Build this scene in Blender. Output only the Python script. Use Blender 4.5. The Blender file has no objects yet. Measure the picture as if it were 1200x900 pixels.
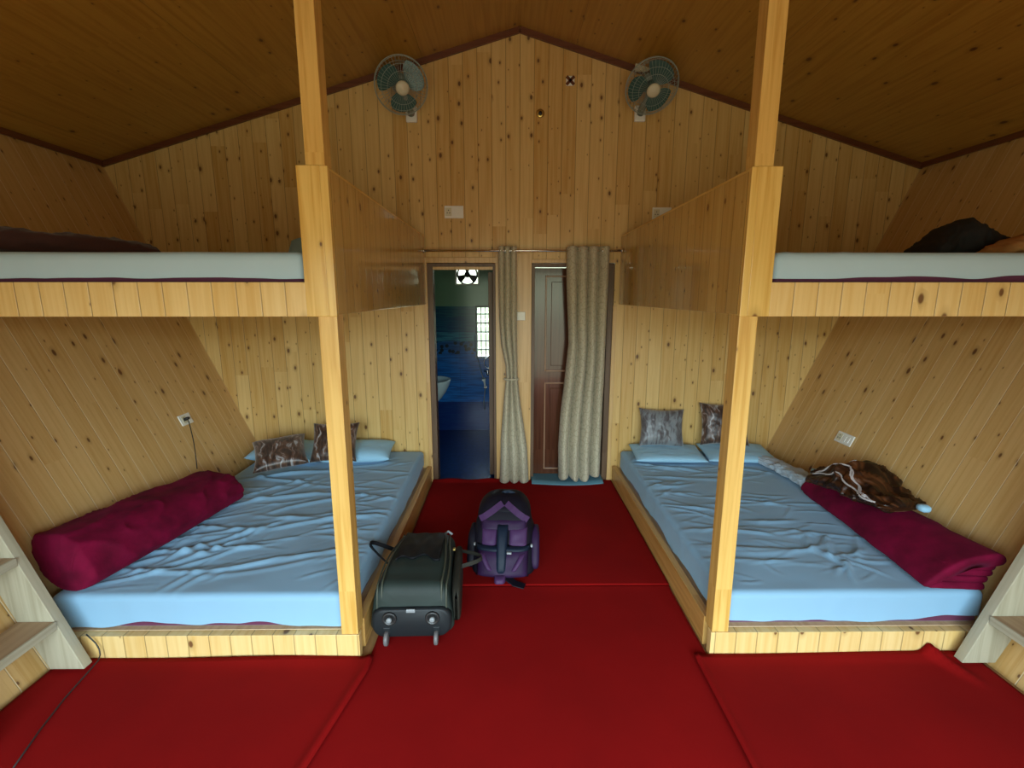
import bpy, bmesh, math, random
import numpy as np
from mathutils import Vector, Matrix, noise as mnoise

C = bpy.context.scene
PI = math.pi
rnd = random.Random(7)

# ------------------------------------------------------------------ camera, world, light, exposure
cam_d = bpy.data.cameras.new('camera')
cam = bpy.data.objects.new('camera', cam_d)
C.collection.objects.link(cam)
cam_d.sensor_width = 36.0
cam_d.lens = 36.0 * 557.0 / 1200.0
cam_d.clip_start = 0.02
cam.location = (0, 0, 1.71)
cam.rotation_euler = (math.radians(90 - 10.6), 0, math.radians(-0.51))
C.camera = cam

C.view_settings.view_transform = 'Standard'
C.view_settings.look = 'None'
C.view_settings.gamma = 1.0
C.view_settings.use_curve_mapping = False
C.view_settings.exposure = 1.5
C.cycles.max_bounces = 10
C.cycles.diffuse_bounces = 6
C.cycles.glossy_bounces = 4
C.cycles.use_denoising = True
C.cycles.sample_clamp_indirect = 6.0

SKY_STRENGTH = 5.2
SKY_HIGH = (0.66, 0.86, 1.0, 1)
SKY_LOW = (0.72, 0.90, 1.0, 1)
GREENERY = (0.23, 0.28, 0.20, 1)
GROUND = (0.15, 0.155, 0.115, 1)
w = bpy.data.worlds.new('daylight')
C.world = w
w.use_nodes = True
nt = w.node_tree
nt.nodes.clear()
wo = nt.nodes.new('ShaderNodeOutputWorld')
wb = nt.nodes.new('ShaderNodeBackground')
wt = nt.nodes.new('ShaderNodeTexCoord')
ws = nt.nodes.new('ShaderNodeSeparateXYZ')
wr = nt.nodes.new('ShaderNodeValToRGB')
wm = nt.nodes.new('ShaderNodeMapRange')
wm.inputs['From Min'].default_value = -1
wm.inputs['From Max'].default_value = 1
nt.links.new(wt.outputs['Generated'], ws.inputs[0])
nt.links.new(ws.outputs['Z'], wm.inputs['Value'])
nt.links.new(wm.outputs[0], wr.inputs['Fac'])
el = wr.color_ramp.elements
el[0].position = 0.0; el[0].color = GROUND
el[1].position = 1.0; el[1].color = SKY_HIGH
for p, c in ((0.47, GROUND), (0.495, GREENERY), (0.53, GREENERY), (0.56, SKY_LOW)):
    e = wr.color_ramp.elements.new(p); e.color = c
nt.links.new(wr.outputs[0], wb.inputs['Color'])
wb.inputs['Strength'].default_value = SKY_STRENGTH
nt.links.new(wb.outputs[0], wo.inputs['Surface'])

FRONT_Y = -1.15           # the open glazed front behind the camera
OPEN_X0, OPEN_X1, OPEN_Z0, OPEN_Z1 = -2.0, 2.1, 0.03, 2.2
pl = bpy.data.lights.new('daylight_portal', 'AREA')
pl.shape = 'RECTANGLE'; pl.size = OPEN_X1 - OPEN_X0; pl.size_y = OPEN_Z1 - OPEN_Z0
pl.cycles.is_portal = True
plo = bpy.data.objects.new('daylight_portal', pl)
C.collection.objects.link(plo)
plo.location = ((OPEN_X0 + OPEN_X1) / 2, FRONT_Y - 0.02, (OPEN_Z0 + OPEN_Z1) / 2)
plo.rotation_euler = (math.radians(90), 0, 0)      # -Z of the lamp looks into the room (+Y)

# ------------------------------------------------------------------ materials
def mat(name, col=(0.8, 0.8, 0.8), rough=0.5, metal=0.0, sheen=0.0, coat=0.0, spec=0.5, bump=None, alpha=None, vary=0.0, vscale=8.0):
    m = bpy.data.materials.new(name); m.use_nodes = True
    n = m.node_tree; b = n.nodes['Principled BSDF']
    b.inputs['Base Color'].default_value = (*col, 1)
    b.inputs['Roughness'].default_value = rough
    b.inputs['Metallic'].default_value = metal
    b.inputs['Sheen Weight'].default_value = sheen
    b.inputs['Coat Weight'].default_value = coat
    b.inputs['Specular IOR Level'].default_value = spec
    tc = n.nodes.new('ShaderNodeTexCoord')
    if vary:
        nz = n.nodes.new('ShaderNodeTexNoise'); nz.inputs['Scale'].default_value = vscale; nz.inputs['Detail'].default_value = 5
        n.links.new(tc.outputs['Object'], nz.inputs['Vector'])
        mx = n.nodes.new('ShaderNodeMix'); mx.data_type = 'RGBA'
        mx.inputs['A'].default_value = (*[max(0, c * (1 - vary)) for c in col], 1)
        mx.inputs['B'].default_value = (*[min(1, c * (1 + vary)) for c in col], 1)
        mr = n.nodes.new('ShaderNodeMapRange'); mr.inputs['From Min'].default_value = 0.3; mr.inputs['From Max'].default_value = 0.7
        n.links.new(nz.outputs['Fac'], mr.inputs['Value']); n.links.new(mr.outputs[0], mx.inputs['Factor'])
        n.links.new(mx.outputs['Result'], b.inputs['Base Color'])
    if bump:
        sc, st, dist = bump
        nz2 = n.nodes.new('ShaderNodeTexNoise'); nz2.inputs['Scale'].default_value = sc; nz2.inputs['Detail'].default_value = 4
        n.links.new(tc.outputs['Object'], nz2.inputs['Vector'])
        bp = n.nodes.new('ShaderNodeBump'); bp.inputs['Strength'].default_value = st; bp.inputs['Distance'].default_value = dist
        n.links.new(nz2.outputs['Fac'], bp.inputs['Height']); n.links.new(bp.outputs[0], b.inputs['Normal'])
    return m

class N:
    """small node-tree writer"""
    def __init__(s, m): s.t = m.node_tree; s.b = s.t.nodes['Principled BSDF']
    def val(s, sock, v):
        if isinstance(v, (int, float)): sock.default_value = v
        elif isinstance(v, tuple): sock.default_value = v
        else: s.t.links.new(v, sock)
    def math(s, op, a, b=0.0, c=None):
        n = s.t.nodes.new('ShaderNodeMath'); n.operation = op
        s.val(n.inputs[0], a); s.val(n.inputs[1], b)
        if c is not None: s.val(n.inputs[2], c)
        return n.outputs[0]
    def sep(s, v):
        n = s.t.nodes.new('ShaderNodeSeparateXYZ'); s.t.links.new(v, n.inputs[0]); return n.outputs
    def comb(s, x, y, z=0.0):
        n = s.t.nodes.new('ShaderNodeCombineXYZ'); s.val(n.inputs[0], x); s.val(n.inputs[1], y); s.val(n.inputs[2], z); return n.outputs[0]
    def white(s, v):
        n = s.t.nodes.new('ShaderNodeTexWhiteNoise'); n.noise_dimensions = '3D'; s.t.links.new(v, n.inputs['Vector']); return n.outputs
    def noise(s, v, scale=1.0, detail=3.0, dist=0.0):
        n = s.t.nodes.new('ShaderNodeTexNoise'); s.t.links.new(v, n.inputs['Vector']); n.inputs['Scale'].default_value = scale
        n.inputs['Detail'].default_value = detail; n.inputs['Distortion'].default_value = dist; return n.outputs['Fac']
    def step(s, v, a, b):
        n = s.t.nodes.new('ShaderNodeMapRange'); n.interpolation_type = 'SMOOTHSTEP'
        s.val(n.inputs['Value'], v); n.inputs['From Min'].default_value = a; n.inputs['From Max'].default_value = b; return n.outputs[0]
    def mix(s, f, a, b):
        n = s.t.nodes.new('ShaderNodeMix'); n.data_type = 'RGBA'; s.val(n.inputs['Factor'], f)
        for k, x in (('A', a), ('B', b)):
            if isinstance(x, tuple): n.inputs[k].default_value = (*x[:3], 1)
            else: s.t.links.new(x, n.inputs[k])
        return n.outputs['Result']
    def ramp(s, v, stops, const=False):
        n = s.t.nodes.new('ShaderNodeValToRGB'); s.t.links.new(v, n.inputs[0]); r = n.color_ramp
        if const: r.interpolation = 'CONSTANT'
        r.elements[0].position = stops[0][0]; r.elements[0].color = (*stops[0][1], 1)
        r.elements[1].position = stops[-1][0]; r.elements[1].color = (*stops[-1][1], 1)
        for p, c in stops[1:-1]:
            e = r.elements.new(p); e.color = (*c, 1)
        return n.outputs[0]
    def bump(s, h, st, d):
        n = s.t.nodes.new('ShaderNodeBump'); n.inputs['Strength'].default_value = st; n.inputs['Distance'].default_value = d
        s.t.links.new(h, n.inputs['Height']); s.t.links.new(n.outputs[0], s.b.inputs['Normal'])

def wood(name, light, dark, plank=0.115, rough=0.33, knots=0.55, board_len=1.9, coat=0.0, vary=0.5, seed=0.0, groove=0.6, kscale=1.0, pale_groove=False):
    """tongue-and-groove pine: UV.x runs across the boards, UV.y along the grain, both in metres"""
    m = mat(name, light, rough, coat=coat); n = N(m)
    uv = n.t.nodes.new('ShaderNodeUVMap').outputs[0]
    x, y, _ = n.sep(uv)
    if plank:
        q = n.math('DIVIDE', n.math('ADD', x, 0.013 + seed), plank)
        idx = n.math('FLOOR', q); fr = n.math('FRACT', q)
    else:
        idx = n.math('MULTIPLY', x, 0.0); fr = n.math('ADD', idx, 0.5)
    off = n.white(n.comb(idx, seed + 3.3, 1.0))[0]
    bi = n.math('FLOOR', n.math('DIVIDE', n.math('ADD', y, n.math('MULTIPLY', off, 3.7)), board_len))
    rv = n.white(n.comb(idx, bi, seed))
    # grain
    gx = n.math('ADD', n.math('MULTIPLY', x, 42.0), n.math('MULTIPLY', rv[0], 50.0))
    g1 = n.noise(n.comb(gx, n.math('MULTIPLY', y, 1.6), idx), 1.0, 4.0, 0.6)
    g2 = n.noise(n.comb(n.math('MULTIPLY', x, 190.0), n.math('MULTIPLY', y, 5.0), idx), 1.0, 2.0)
    t = n.math('ADD', n.math('MULTIPLY', rv[0], vary), n.math('MULTIPLY', n.step(g1, 0.35, 0.72), 1.0 - vary))
    mid = tuple((a * 0.5 + b * 0.5) for a, b in zip(light, dark))
    col = n.ramp(t, [(0.0, light), (0.55, mid), (1.0, dark)])
    col = n.mix(n.math('MULTIPLY', g2, 0.16), col, tuple(c * 0.55 for c in dark))
    # knots
    vor = n.t.nodes.new('ShaderNodeTexVoronoi'); vor.voronoi_dimensions = '2D'; vor.feature = 'F1'; vor.inputs['Scale'].default_value = 1.0
    n.t.links.new(n.comb(n.math('MULTIPLY', n.math('ADD', x, seed), 9.0 * kscale), n.math('MULTIPLY', n.math('ADD', y, n.math('MULTIPLY', off, 0.3)), 5.2 * kscale)), vor.inputs['Vector'])
    vr = n.sep(vor.outputs['Color'])
    gate = n.math('LESS_THAN', vr[0], knots)
    size = n.math('MULTIPLY_ADD', n.math('MULTIPLY', n.math('MULTIPLY', vr[1], vr[1]), vr[1]), 0.13, 0.034)
    d = n.math('DIVIDE', vor.outputs['Distance'], size)
    core = n.math('MULTIPLY', n.math('SUBTRACT', 1.0, n.step(d, 0.55, 1.1)), gate)
    halo = n.math('MULTIPLY', n.math('SUBTRACT', 1.0, n.step(d, 0.8, 2.6)), n.math('MULTIPLY', gate, 0.45))
    col = n.mix(halo, col, tuple(c * 0.62 for c in dark))
    col = n.mix(n.math('MULTIPLY', core, 0.85), col, (0.095, 0.024, 0.008))
    if plank:
        e = n.math('ABSOLUTE', n.math('SUBTRACT', fr, 0.5))
        gm = n.step(e, 0.5 - 0.0035 / plank, 0.5 - 0.001 / plank)
        col = n.mix(n.math('MULTIPLY', gm, groove), col, (0.80, 0.66, 0.42) if pale_groove else tuple(c * 0.28 for c in dark))
        n.bump(n.math('SUBTRACT', n.math('MULTIPLY', g1, 0.1), gm), 0.5, 0.003)
    n.t.links.new(col, n.b.inputs['Base Color'])
    return m

M = {}
M['pine'] = wood('pine boards', (0.79, 0.55, 0.22), (0.56, 0.30, 0.065), seed=0.0, rough=0.32, kscale=1.35, knots=0.5, vary=0.6)
M['pine_side'] = wood('pine side boards', (0.72, 0.475, 0.20), (0.56, 0.315, 0.09), plank=0.125, seed=2.17, rough=0.36, vary=0.4, kscale=1.2, pale_groove=True, groove=0.7)
M['pine_pale'] = wood('pale pine', (0.80, 0.575, 0.25), (0.67, 0.415, 0.13), plank=0.10, seed=5.4, rough=0.3, knots=0.22, vary=0.4)
M['panel'] = wood('glossy pine panel', (0.66, 0.435, 0.13), (0.50, 0.285, 0.06), plank=0.105, seed=9.1, rough=0.14, coat=0.3, vary=0.45, groove=0.6, kscale=1.3)
M['post'] = wood('post timber', (0.77, 0.495, 0.145), (0.60, 0.33, 0.07), plank=0, seed=4.2, rough=0.28, knots=0.35, vary=0.0, kscale=0.8)
M['cladding'] = wood('cladding board', (0.80, 0.535, 0.16), (0.64, 0.37, 0.08), plank=0, seed=6.2, rough=0.22, knots=0.08, vary=0.0)
M['rail'] = wood('rail timber', (0.62, 0.36, 0.11), (0.46, 0.22, 0.05), plank=0, seed=8.2, rough=0.3, knots=0.1, vary=0.0)
M['deck'] = wood('deck plywood', (0.62, 0.46, 0.28), (0.52, 0.36, 0.2), plank=0, seed=1.2, rough=0.5, knots=0.0, vary=0.0)
M['ceiling'] = wood('ceiling plywood', (0.47, 0.255, 0.04), (0.35, 0.165, 0.02), plank=1.22, board_len=2.44, seed=3.1, rough=0.38, knots=0.30, vary=0.25, groove=0.35, kscale=1.1)
M['trim'] = wood('dark trim', (0.16, 0.05, 0.018), (0.11, 0.03, 0.01), plank=0, rough=0.35, knots=0.0, vary=0.0)
M['jamb'] = wood('door frame brown', (0.16, 0.09, 0.045), (0.10, 0.05, 0.022), plank=0, rough=0.45, knots=0.0, vary=0.0)
M['casing'] = wood('pale casing', (0.72, 0.47, 0.2), (0.6, 0.35, 0.12), plank=0, seed=7.7, rough=0.3, knots=0.1, vary=0.0)
M['ladder'] = wood('whitewashed ladder timber', (0.44, 0.40, 0.285), (0.34, 0.305, 0.205), plank=0, seed=2.9, rough=0.55, knots=0.08, vary=0.0)
M['tread'] = wood('tread timber', (0.40, 0.27, 0.15), (0.30, 0.185, 0.095), plank=0, seed=3.9, rough=0.5, knots=0.05, vary=0.0)
M['floor'] = wood('floor boards', (0.42, 0.24, 0.10), (0.3, 0.16, 0.06), plank=0.14, rough=0.5, knots=0.2)
M['door_brown'] = wood('glossy brown door', (0.115, 0.042, 0.02), (0.07, 0.022, 0.010), plank=0, rough=0.16, knots=0.0, vary=0.0, coat=0.15)
M['bead'] = mat('door bead', (0.34, 0.19, 0.11), 0.2)
M['sheet_upper'] = mat('white sheet toned for upper light', (0.42, 0.57, 0.68), 0.75, sheen=0.1, bump=(260, 0.08, 0.001))  # same white cotton as the lower sheets, its colour set for warmer bounce light
M['sheet'] = mat('white sheet toned for blue daylight', (0.235, 0.43, 0.60), 0.75, sheen=0.15, bump=(260, 0.08, 0.001))  # white cotton with the blue of the daylight mixed into its colour
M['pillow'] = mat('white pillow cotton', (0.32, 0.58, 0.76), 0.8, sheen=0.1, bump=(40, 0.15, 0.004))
M['towel'] = mat('white towel cloth', (0.40, 0.48, 0.55), 0.9, sheen=0.3, bump=(120, 0.3, 0.003))
M['mattress'] = mat('maroon mattress ticking', (0.10, 0.012, 0.05), 0.7, sheen=0.2)
M['burgundy'] = mat('burgundy plush', (0.135, 0.0012, 0.022), 0.85, spec=0.15, sheen=0.04, bump=(90, 0.25, 0.004), vary=0.35, vscale=9)
M['burgundy'].node_tree.nodes['Principled BSDF'].inputs['Sheen Tint'].default_value = (0.9, 0.15, 0.4, 1)
M['carpet'] = mat('red felt carpet', (0.215, 0.003, 0.003), 0.95, spec=0.1, bump=(420, 0.35, 0.002), vary=0.10, vscale=2.2)
M['dark_blanket'] = mat('dark brown blanket', (0.055, 0.014, 0.010), 0.85, sheen=0.2, bump=(60, 0.2, 0.004))
M['black_cloth'] = mat('black cloth', (0.012, 0.011, 0.012), 0.85, bump=(80, 0.2, 0.003))
M['tan_cloth'] = mat('tan cloth', (0.40, 0.20, 0.07), 0.85, bump=(80, 0.2, 0.003), vary=0.25)
M['rust_cloth'] = mat('rust cloth', (0.33, 0.06, 0.012), 0.85, bump=(80, 0.2, 0.003))
M['steel'] = mat('steel tube', (0.75, 0.74, 0.72), 0.22, 1.0)
M['white_plastic'] = mat('white plastic', (0.86, 0.86, 0.78), 0.35)
M['ivory'] = mat('ivory plastic', (0.70, 0.66, 0.48), 0.4)
M['dark_plastic'] = mat('dark plastic', (0.02, 0.02, 0.02), 0.4)
M['grey_plastic'] = mat('grey plastic', (0.24, 0.26, 0.27), 0.35)
M['wheel_grey'] = mat('wheel rubber grey', (0.12, 0.115, 0.115), 0.5)
M['satin'] = mat('silver satin hem', (0.42, 0.38, 0.37), 0.3)
M['fan_teal'] = mat('fan blade plastic', (0.05, 0.13, 0.12), 0.3)
M['fan_grey'] = mat('fan housing plastic', (0.20, 0.24, 0.20), 0.4)
M['fan_wire'] = mat('fan wire', (0.33, 0.40, 0.36), 0.35)
M['case'] = mat('dark olive case fabric', (0.017, 0.027, 0.023), 0.6, spec=0.3, bump=(500, 0.2, 0.001), vary=0.15, vscale=6)
M['case_dark'] = mat('black case strap and lid shade', (0.004, 0.0045, 0.006), 0.6, spec=0.2, bump=(500, 0.2, 0.001))  # black handle strap; also the shade painted over the lid hollow
M['case_side'] = mat('brown grey case side', (0.022, 0.021, 0.015), 0.65, spec=0.3, bump=(500, 0.2, 0.001))
M['piping'] = mat('olive piping', (0.045, 0.052, 0.034), 0.5)
M['case_plate'] = mat('case base plate', (0.010, 0.013, 0.015), 0.5, spec=0.3)
M['purple'] = mat('purple nylon', (0.024, 0.008, 0.038), 0.6, spec=0.25, bump=(300, 0.2, 0.001), vary=0.2, vscale=12)
M['lilac'] = mat('lilac nylon', (0.056, 0.022, 0.076), 0.6, spec=0.25, bump=(300, 0.2, 0.001))
M['navy'] = mat('navy nylon', (0.005, 0.012, 0.026), 0.55, spec=0.25, bump=(300, 0.2, 0.001))
M['pack_black'] = mat('black nylon', (0.005, 0.004, 0.009), 0.6, spec=0.2, bump=(300, 0.2, 0.001))
M['ceramic'] = mat('pale ceramic', (0.55, 0.72, 0.74), 0.15)
M['bath_floor'] = mat('navy floor tile', (0.006, 0.030, 0.14), 0.3, vary=0.3, vscale=20)
M['bath_paint'] = mat('green paint', (0.16, 0.30, 0.20), 0.7)
M['doormat'] = mat('blue grey mat', (0.10, 0.24, 0.30), 0.8, bump=(300, 0.4, 0.002))
M['cable'] = mat('black cable', (0.012, 0.012, 0.012), 0.5)
M['brass'] = mat('brass', (0.6, 0.42, 0.12), 0.3, 1.0)
M['glass_louvre'] = mat('louvre glass', (0.75, 0.88, 0.82), 0.1)
M['glass_louvre'].node_tree.nodes['Principled BSDF'].inputs['Transmission Weight'].default_value = 0.85

def tiles():
    m = mat('bathroom tile', (0.02, 0.10, 0.3), 0.2); n = N(m)
    uv = n.t.nodes.new('ShaderNodeUVMap').outputs[0]; x, y, _ = n.sep(uv)
    t = n.math('DIVIDE', y, 2.4)
    st = n.noise(n.comb(n.math('MULTIPLY', x, 4.0), n.math('MULTIPLY', y, 55.0)), 1.0, 3.0)
    base = n.ramp(t, [(0.0, (0.004, 0.020, 0.11)), (0.155, (0.010, 0.13, 0.42)), (0.43, (0.012, 0.09, 0.26)), (0.475, (0.035, 0.22, 0.30)), (0.52, (0.012, 0.10, 0.18)),
                      (0.60, (0.016, 0.12, 0.17)), (0.655, (0.16, 0.30, 0.20)), (1.0, (0.16, 0.30, 0.20))], True)
    below = n.math('LESS_THAN', t, 0.655)
    k = n.math('MULTIPLY', n.math('MULTIPLY', n.step(st, 0.42, 0.62), 0.65), below)
    col = n.mix(k, base, (0.006, 0.035, 0.13))
    # leafy dark motif on the border course
    vb = n.t.nodes.new('ShaderNodeTexVoronoi'); vb.voronoi_dimensions = '2D'; vb.inputs['Scale'].default_value = 14.0
    n.t.links.new(n.comb(x, y), vb.inputs['Vector'])
    band = n.math('MULTIPLY', n.math('GREATER_THAN', t, 0.41), n.math('LESS_THAN', t, 0.475))
    col = n.mix(n.math('MULTIPLY', band, n.math('LESS_THAN', vb.outputs['Distance'], 0.32)), col, (0.004, 0.018, 0.03))
    fx = n.math('ABSOLUTE', n.math('SUBTRACT', n.math('FRACT', n.math('DIVIDE', x, 0.3)), 0.5))
    n.t.links.new(n.mix(n.math('MULTIPLY', n.math('MULTIPLY', n.math('GREATER_THAN', fx, 0.493), below), 0.5), col, (0.01, 0.02, 0.04)), n.b.inputs['Base Color'])
    return m
M['tile'] = tiles()

def curtain_mat():
    m = mat('grey leaf print curtain', (0.5, 0.5, 0.4), 0.8, sheen=0.15); n = N(m)
    uv = n.t.nodes.new('ShaderNodeUVMap').outputs[0]; x, y, _ = n.sep(uv)
    p = n.comb(n.math('ADD', x, n.math('MULTIPLY', n.noise(uv, 9.0, 2.0), 0.09)), n.math('ADD', y, n.math('MULTIPLY', n.noise(n.comb(y, x), 7.0, 2.0), 0.12)))
    v = n.t.nodes.new('ShaderNodeTexVoronoi'); v.voronoi_dimensions = '2D'; v.feature = 'DISTANCE_TO_EDGE'; v.inputs['Scale'].default_value = 17.0
    n.t.links.new(p, v.inputs['Vector'])
    ln = n.math('SUBTRACT', 1.0, n.step(v.outputs['Distance'], 0.015, 0.075))
    v2 = n.t.nodes.new('ShaderNodeTexVoronoi'); v2.voronoi_dimensions = '2D'; v2.inputs['Scale'].default_value = 30.0
    n.t.links.new(p, v2.inputs['Vector'])
    dots = n.math('LESS_THAN', v2.outputs['Distance'], 0.22)
    col = n.mix(n.math('MULTIPLY', n.math('MAXIMUM', ln, n.math('MULTIPLY', dots, 0.7)), 0.6), (0.52, 0.47, 0.33), (0.29, 0.25, 0.155))
    n.t.links.new(col, n.b.inputs['Base Color'])
    return m
M['curtain'] = curtain_mat()

def fur_mat(name, c1, c2, c3, seed, lo=0.35):
    """satin animal print: streaks of dark, brown and silver"""
    m = mat(name, c2, 0.38, sheen=0.3); n = N(m)
    uv = n.t.nodes.new('ShaderNodeUVMap').outputs[0]; x, y, _ = n.sep(uv)
    wv = n.noise(n.comb(n.math('ADD', x, seed), y), 5.0, 3.0)
    s = n.noise(n.comb(n.math('MULTIPLY', n.math('ADD', n.math('ADD', x, seed), n.math('MULTIPLY', wv, 0.16)), 32.0), n.math('MULTIPLY', y, 8.0)), 1.0, 4.0, 1.0)
    col = n.ramp(s, [(lo, c1), (lo + 0.14, c2), (lo + 0.24, c3), (0.85, c3)])
    n.t.links.new(col, n.b.inputs['Base Color'])
    return m
M['fur_brown'] = fur_mat('brown satin animal print', (0.035, 0.018, 0.012), (0.12, 0.06, 0.035), (0.36, 0.36, 0.37), 0.3, 0.44)
M['fur_grey'] = fur_mat('grey satin animal print', (0.06, 0.05, 0.052), (0.12, 0.115, 0.12), (0.20, 0.215, 0.225), 1.7, 0.34)
M['fur_dark'] = fur_mat('dark brown satin throw', (0.016, 0.006, 0.003), (0.085, 0.026, 0.007), (0.15, 0.075, 0.045), 3.1, 0.46)
M['fur_dark'].node_tree.nodes['Principled BSDF'].inputs['Sheen Weight'].default_value = 0.0
M['fur_dark'].node_tree.nodes['Principled BSDF'].inputs['Specular IOR Level'].default_value = 0.3

# ------------------------------------------------------------------ mesh helpers
def new_bm(): return bmesh.new()

def add_box(bm, lo, hi):
    x0, y0, z0 = lo; x1, y1, z1 = hi
    v = [bm.verts.new(p) for p in ((x0, y0, z0), (x1, y0, z0), (x1, y1, z0), (x0, y1, z0), (x0, y0, z1), (x1, y0, z1), (x1, y1, z1), (x0, y1, z1))]
    for f in ((0, 3, 2, 1), (4, 5, 6, 7), (0, 1, 5, 4), (1, 2, 6, 5), (2, 3, 7, 6), (3, 0, 4, 7)):
        bm.faces.new([v[i] for i in f])
    return v

def add_prism(bm, poly, a0, a1, axis='y'):
    """extrude a 2-D polygon: axis y -> points are (x,z); axis x -> (y,z); axis z -> (x,y)"""
    def P(p, a): return (p[0], a, p[1]) if axis == 'y' else (a, p[0], p[1]) if axis == 'x' else (p[0], p[1], a)
    A = [bm.verts.new(P(p, a0)) for p in poly]; B = [bm.verts.new(P(p, a1)) for p in poly]
    bm.faces.new(A); bm.faces.new(list(reversed(B)))
    n = len(poly)
    for i in range(n):
        bm.faces.new([A[(i + 1) % n], A[i], B[i], B[(i + 1) % n]])
    bmesh.ops.recalc_face_normals(bm, faces=bm.faces[:])

def add_tube(bm, pts, r, n=8, closed=False, caps=True):
    pts = [Vector(p) for p in pts]; N_ = len(pts); rings = []
    prev = None
    for i, p in enumerate(pts):
        if closed: t = pts[(i + 1) % N_] - pts[i - 1]
        else: t = pts[min(i + 1, N_ - 1)] - pts[max(i - 1, 0)]
        t.normalize()
        if prev is None:
            a = Vector((0, 0, 1)) if abs(t.z) < 0.9 else Vector((1, 0, 0))
            u = t.cross(a).normalized()
        else:
            u = (prev - t * prev.dot(t)).normalized()
        prev = u; v = t.cross(u)
        rr = r[i] if isinstance(r, (list, tuple)) else r
        rings.append([bm.verts.new(p + (u * math.cos(2 * PI * k / n) + v * math.sin(2 * PI * k / n)) * rr) for k in range(n)])
    m = N_ if closed else N_ - 1
    for i in range(m):
        A, B = rings[i], rings[(i + 1) % N_]
        for k in range(n):
            bm.faces.new([A[k], A[(k + 1) % n], B[(k + 1) % n], B[k]])
    if caps and not closed:
        bm.faces.new(list(reversed(rings[0]))); bm.faces.new(rings[-1])

def add_lathe(bm, prof, n=32, axis=Vector((0, 0, 1)), origin=Vector((0, 0, 0))):
    """profile of (radius, height) about axis"""
    axis = Vector(axis).normalized(); a = Vector((1, 0, 0)) if abs(axis.x) < 0.9 else Vector((0, 1, 0))
    u = axis.cross(a).normalized(); v = axis.cross(u); o = Vector(origin)
    rings = []
    for r, h in prof:
        rings.append([bm.verts.new(o + axis * h + (u * math.cos(2 * PI * k / n) + v * math.sin(2 * PI * k / n)) * max(r, 1e-4)) for k in range(n)])
    for A, B in zip(rings, rings[1:]):
        for k in range(n): bm.faces.new([A[k], A[(k + 1) % n], B[(k + 1) % n], B[k]])
    bm.faces.new(list(reversed(rings[0]))); bm.faces.new(rings[-1])
    bmesh.ops.recalc_face_normals(bm, faces=bm.faces[:])

def add_loft(bm, rings, caps=True):
    R = [[bm.verts.new(p) for p in ring] for ring in rings]; n = len(R[0])
    for A, B in zip(R, R[1:]):
        for k in range(n): bm.faces.new([A[k], A[(k + 1) % n], B[(k + 1) % n], B[k]])
    if caps: bm.faces.new(list(reversed(R[0]))); bm.faces.new(R[-1])
    bmesh.ops.recalc_face_normals(bm, faces=bm.faces[:])

def rrect(w, h, r, n=6, cx=0.0, cz=0.0):
    """rounded rectangle outline, counter-clockwise, centred"""
    out = []
    for (sx, sz, a0) in ((1, 1, 0), (-1, 1, PI / 2), (-1, -1, PI), (1, -1, 1.5 * PI)):
        for k in range(n + 1):
            a = a0 + PI / 2 * k / n
            out.append((cx + sx * (w / 2 - r) + r * math.cos(a), cz + sz * (h / 2 - r) + r * math.sin(a)))
    return out

def uv_of(me, grain):
    ax = 'xyz'.index(grain); uvl = me.uv_layers.new(name='UVMap')
    for p in me.polygons:
        n = [abs(c) for c in p.normal]
        if grain == 'z' or grain == 'y' or grain == 'x':
            d = max((i for i in range(3) if i != ax), key=lambda i: n[i])
            if n[ax] > 0.9: d = ax
        others = [i for i in range(3) if i != d]
        if d == ax: ac, al = others
        else: al = ax; ac = [i for i in others if i != ax][0]
        for li in p.loop_indices:
            co = me.vertices[me.loops[li].vertex_index].co
            uvl.data[li].uv = (co[ac], co[al])

def obj(name, bm, m, parent=None, grain='z', smooth=False, bevel=0.0, uv=True, subsurf=0):
    me = bpy.data.meshes.new(name)
    bm.to_mesh(me); bm.free()
    if uv and not me.uv_layers: uv_of(me, grain)
    me.materials.append(M[m] if isinstance(m, str) else m)
    if smooth:
        for p in me.polygons: p.use_smooth = True
    o = bpy.data.objects.new(name, me); C.collection.objects.link(o)
    if parent is not None: o.parent = parent
    if bevel:
        b = o.modifiers.new('bevel', 'BEVEL'); b.width = bevel; b.segments = 2; b.limit_method = 'ANGLE'; b.harden_normals = False
    if subsurf:
        s = o.modifiers.new('subsurf', 'SUBSURF'); s.levels = s.render_levels = subsurf
    return o

def grid_obj(name, V, m, parent=None, UV=None, closed_v=False, keep=None, thick=0.0):
    """V: (nu, nv, 3) array"""
    nu, nv = V.shape[:2]
    verts = V.reshape(-1, 3).tolist(); faces = []; uvs = []
    for i in range(nu - 1):
        for j in range(nv - (0 if closed_v else 1)):
            j2 = (j + 1) % nv
            if keep is not None and not keep[i, j]: continue
            faces.append((i * nv + j, (i + 1) * nv + j, (i + 1) * nv + j2, i * nv + j2))
    me = bpy.data.meshes.new(name); me.from_pydata(verts, [], faces); me.validate()
    uvl = me.uv_layers.new(name='UVMap')
    F = UV.reshape(-1, 2) if UV is not None else V.reshape(-1, 3)[:, :2]
    for l in me.loops: uvl.data[l.index].uv = F[l.vertex_index]
    for p in me.polygons: p.use_smooth = True
    me.materials.append(M[m])
    o = bpy.data.objects.new(name, me); C.collection.objects.link(o)
    if parent is not None: o.parent = parent
    if thick:
        s = o.modifiers.new('cloth_thickness', 'SOLIDIFY'); s.thickness = thick; s.offset = -1
    return o

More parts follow.
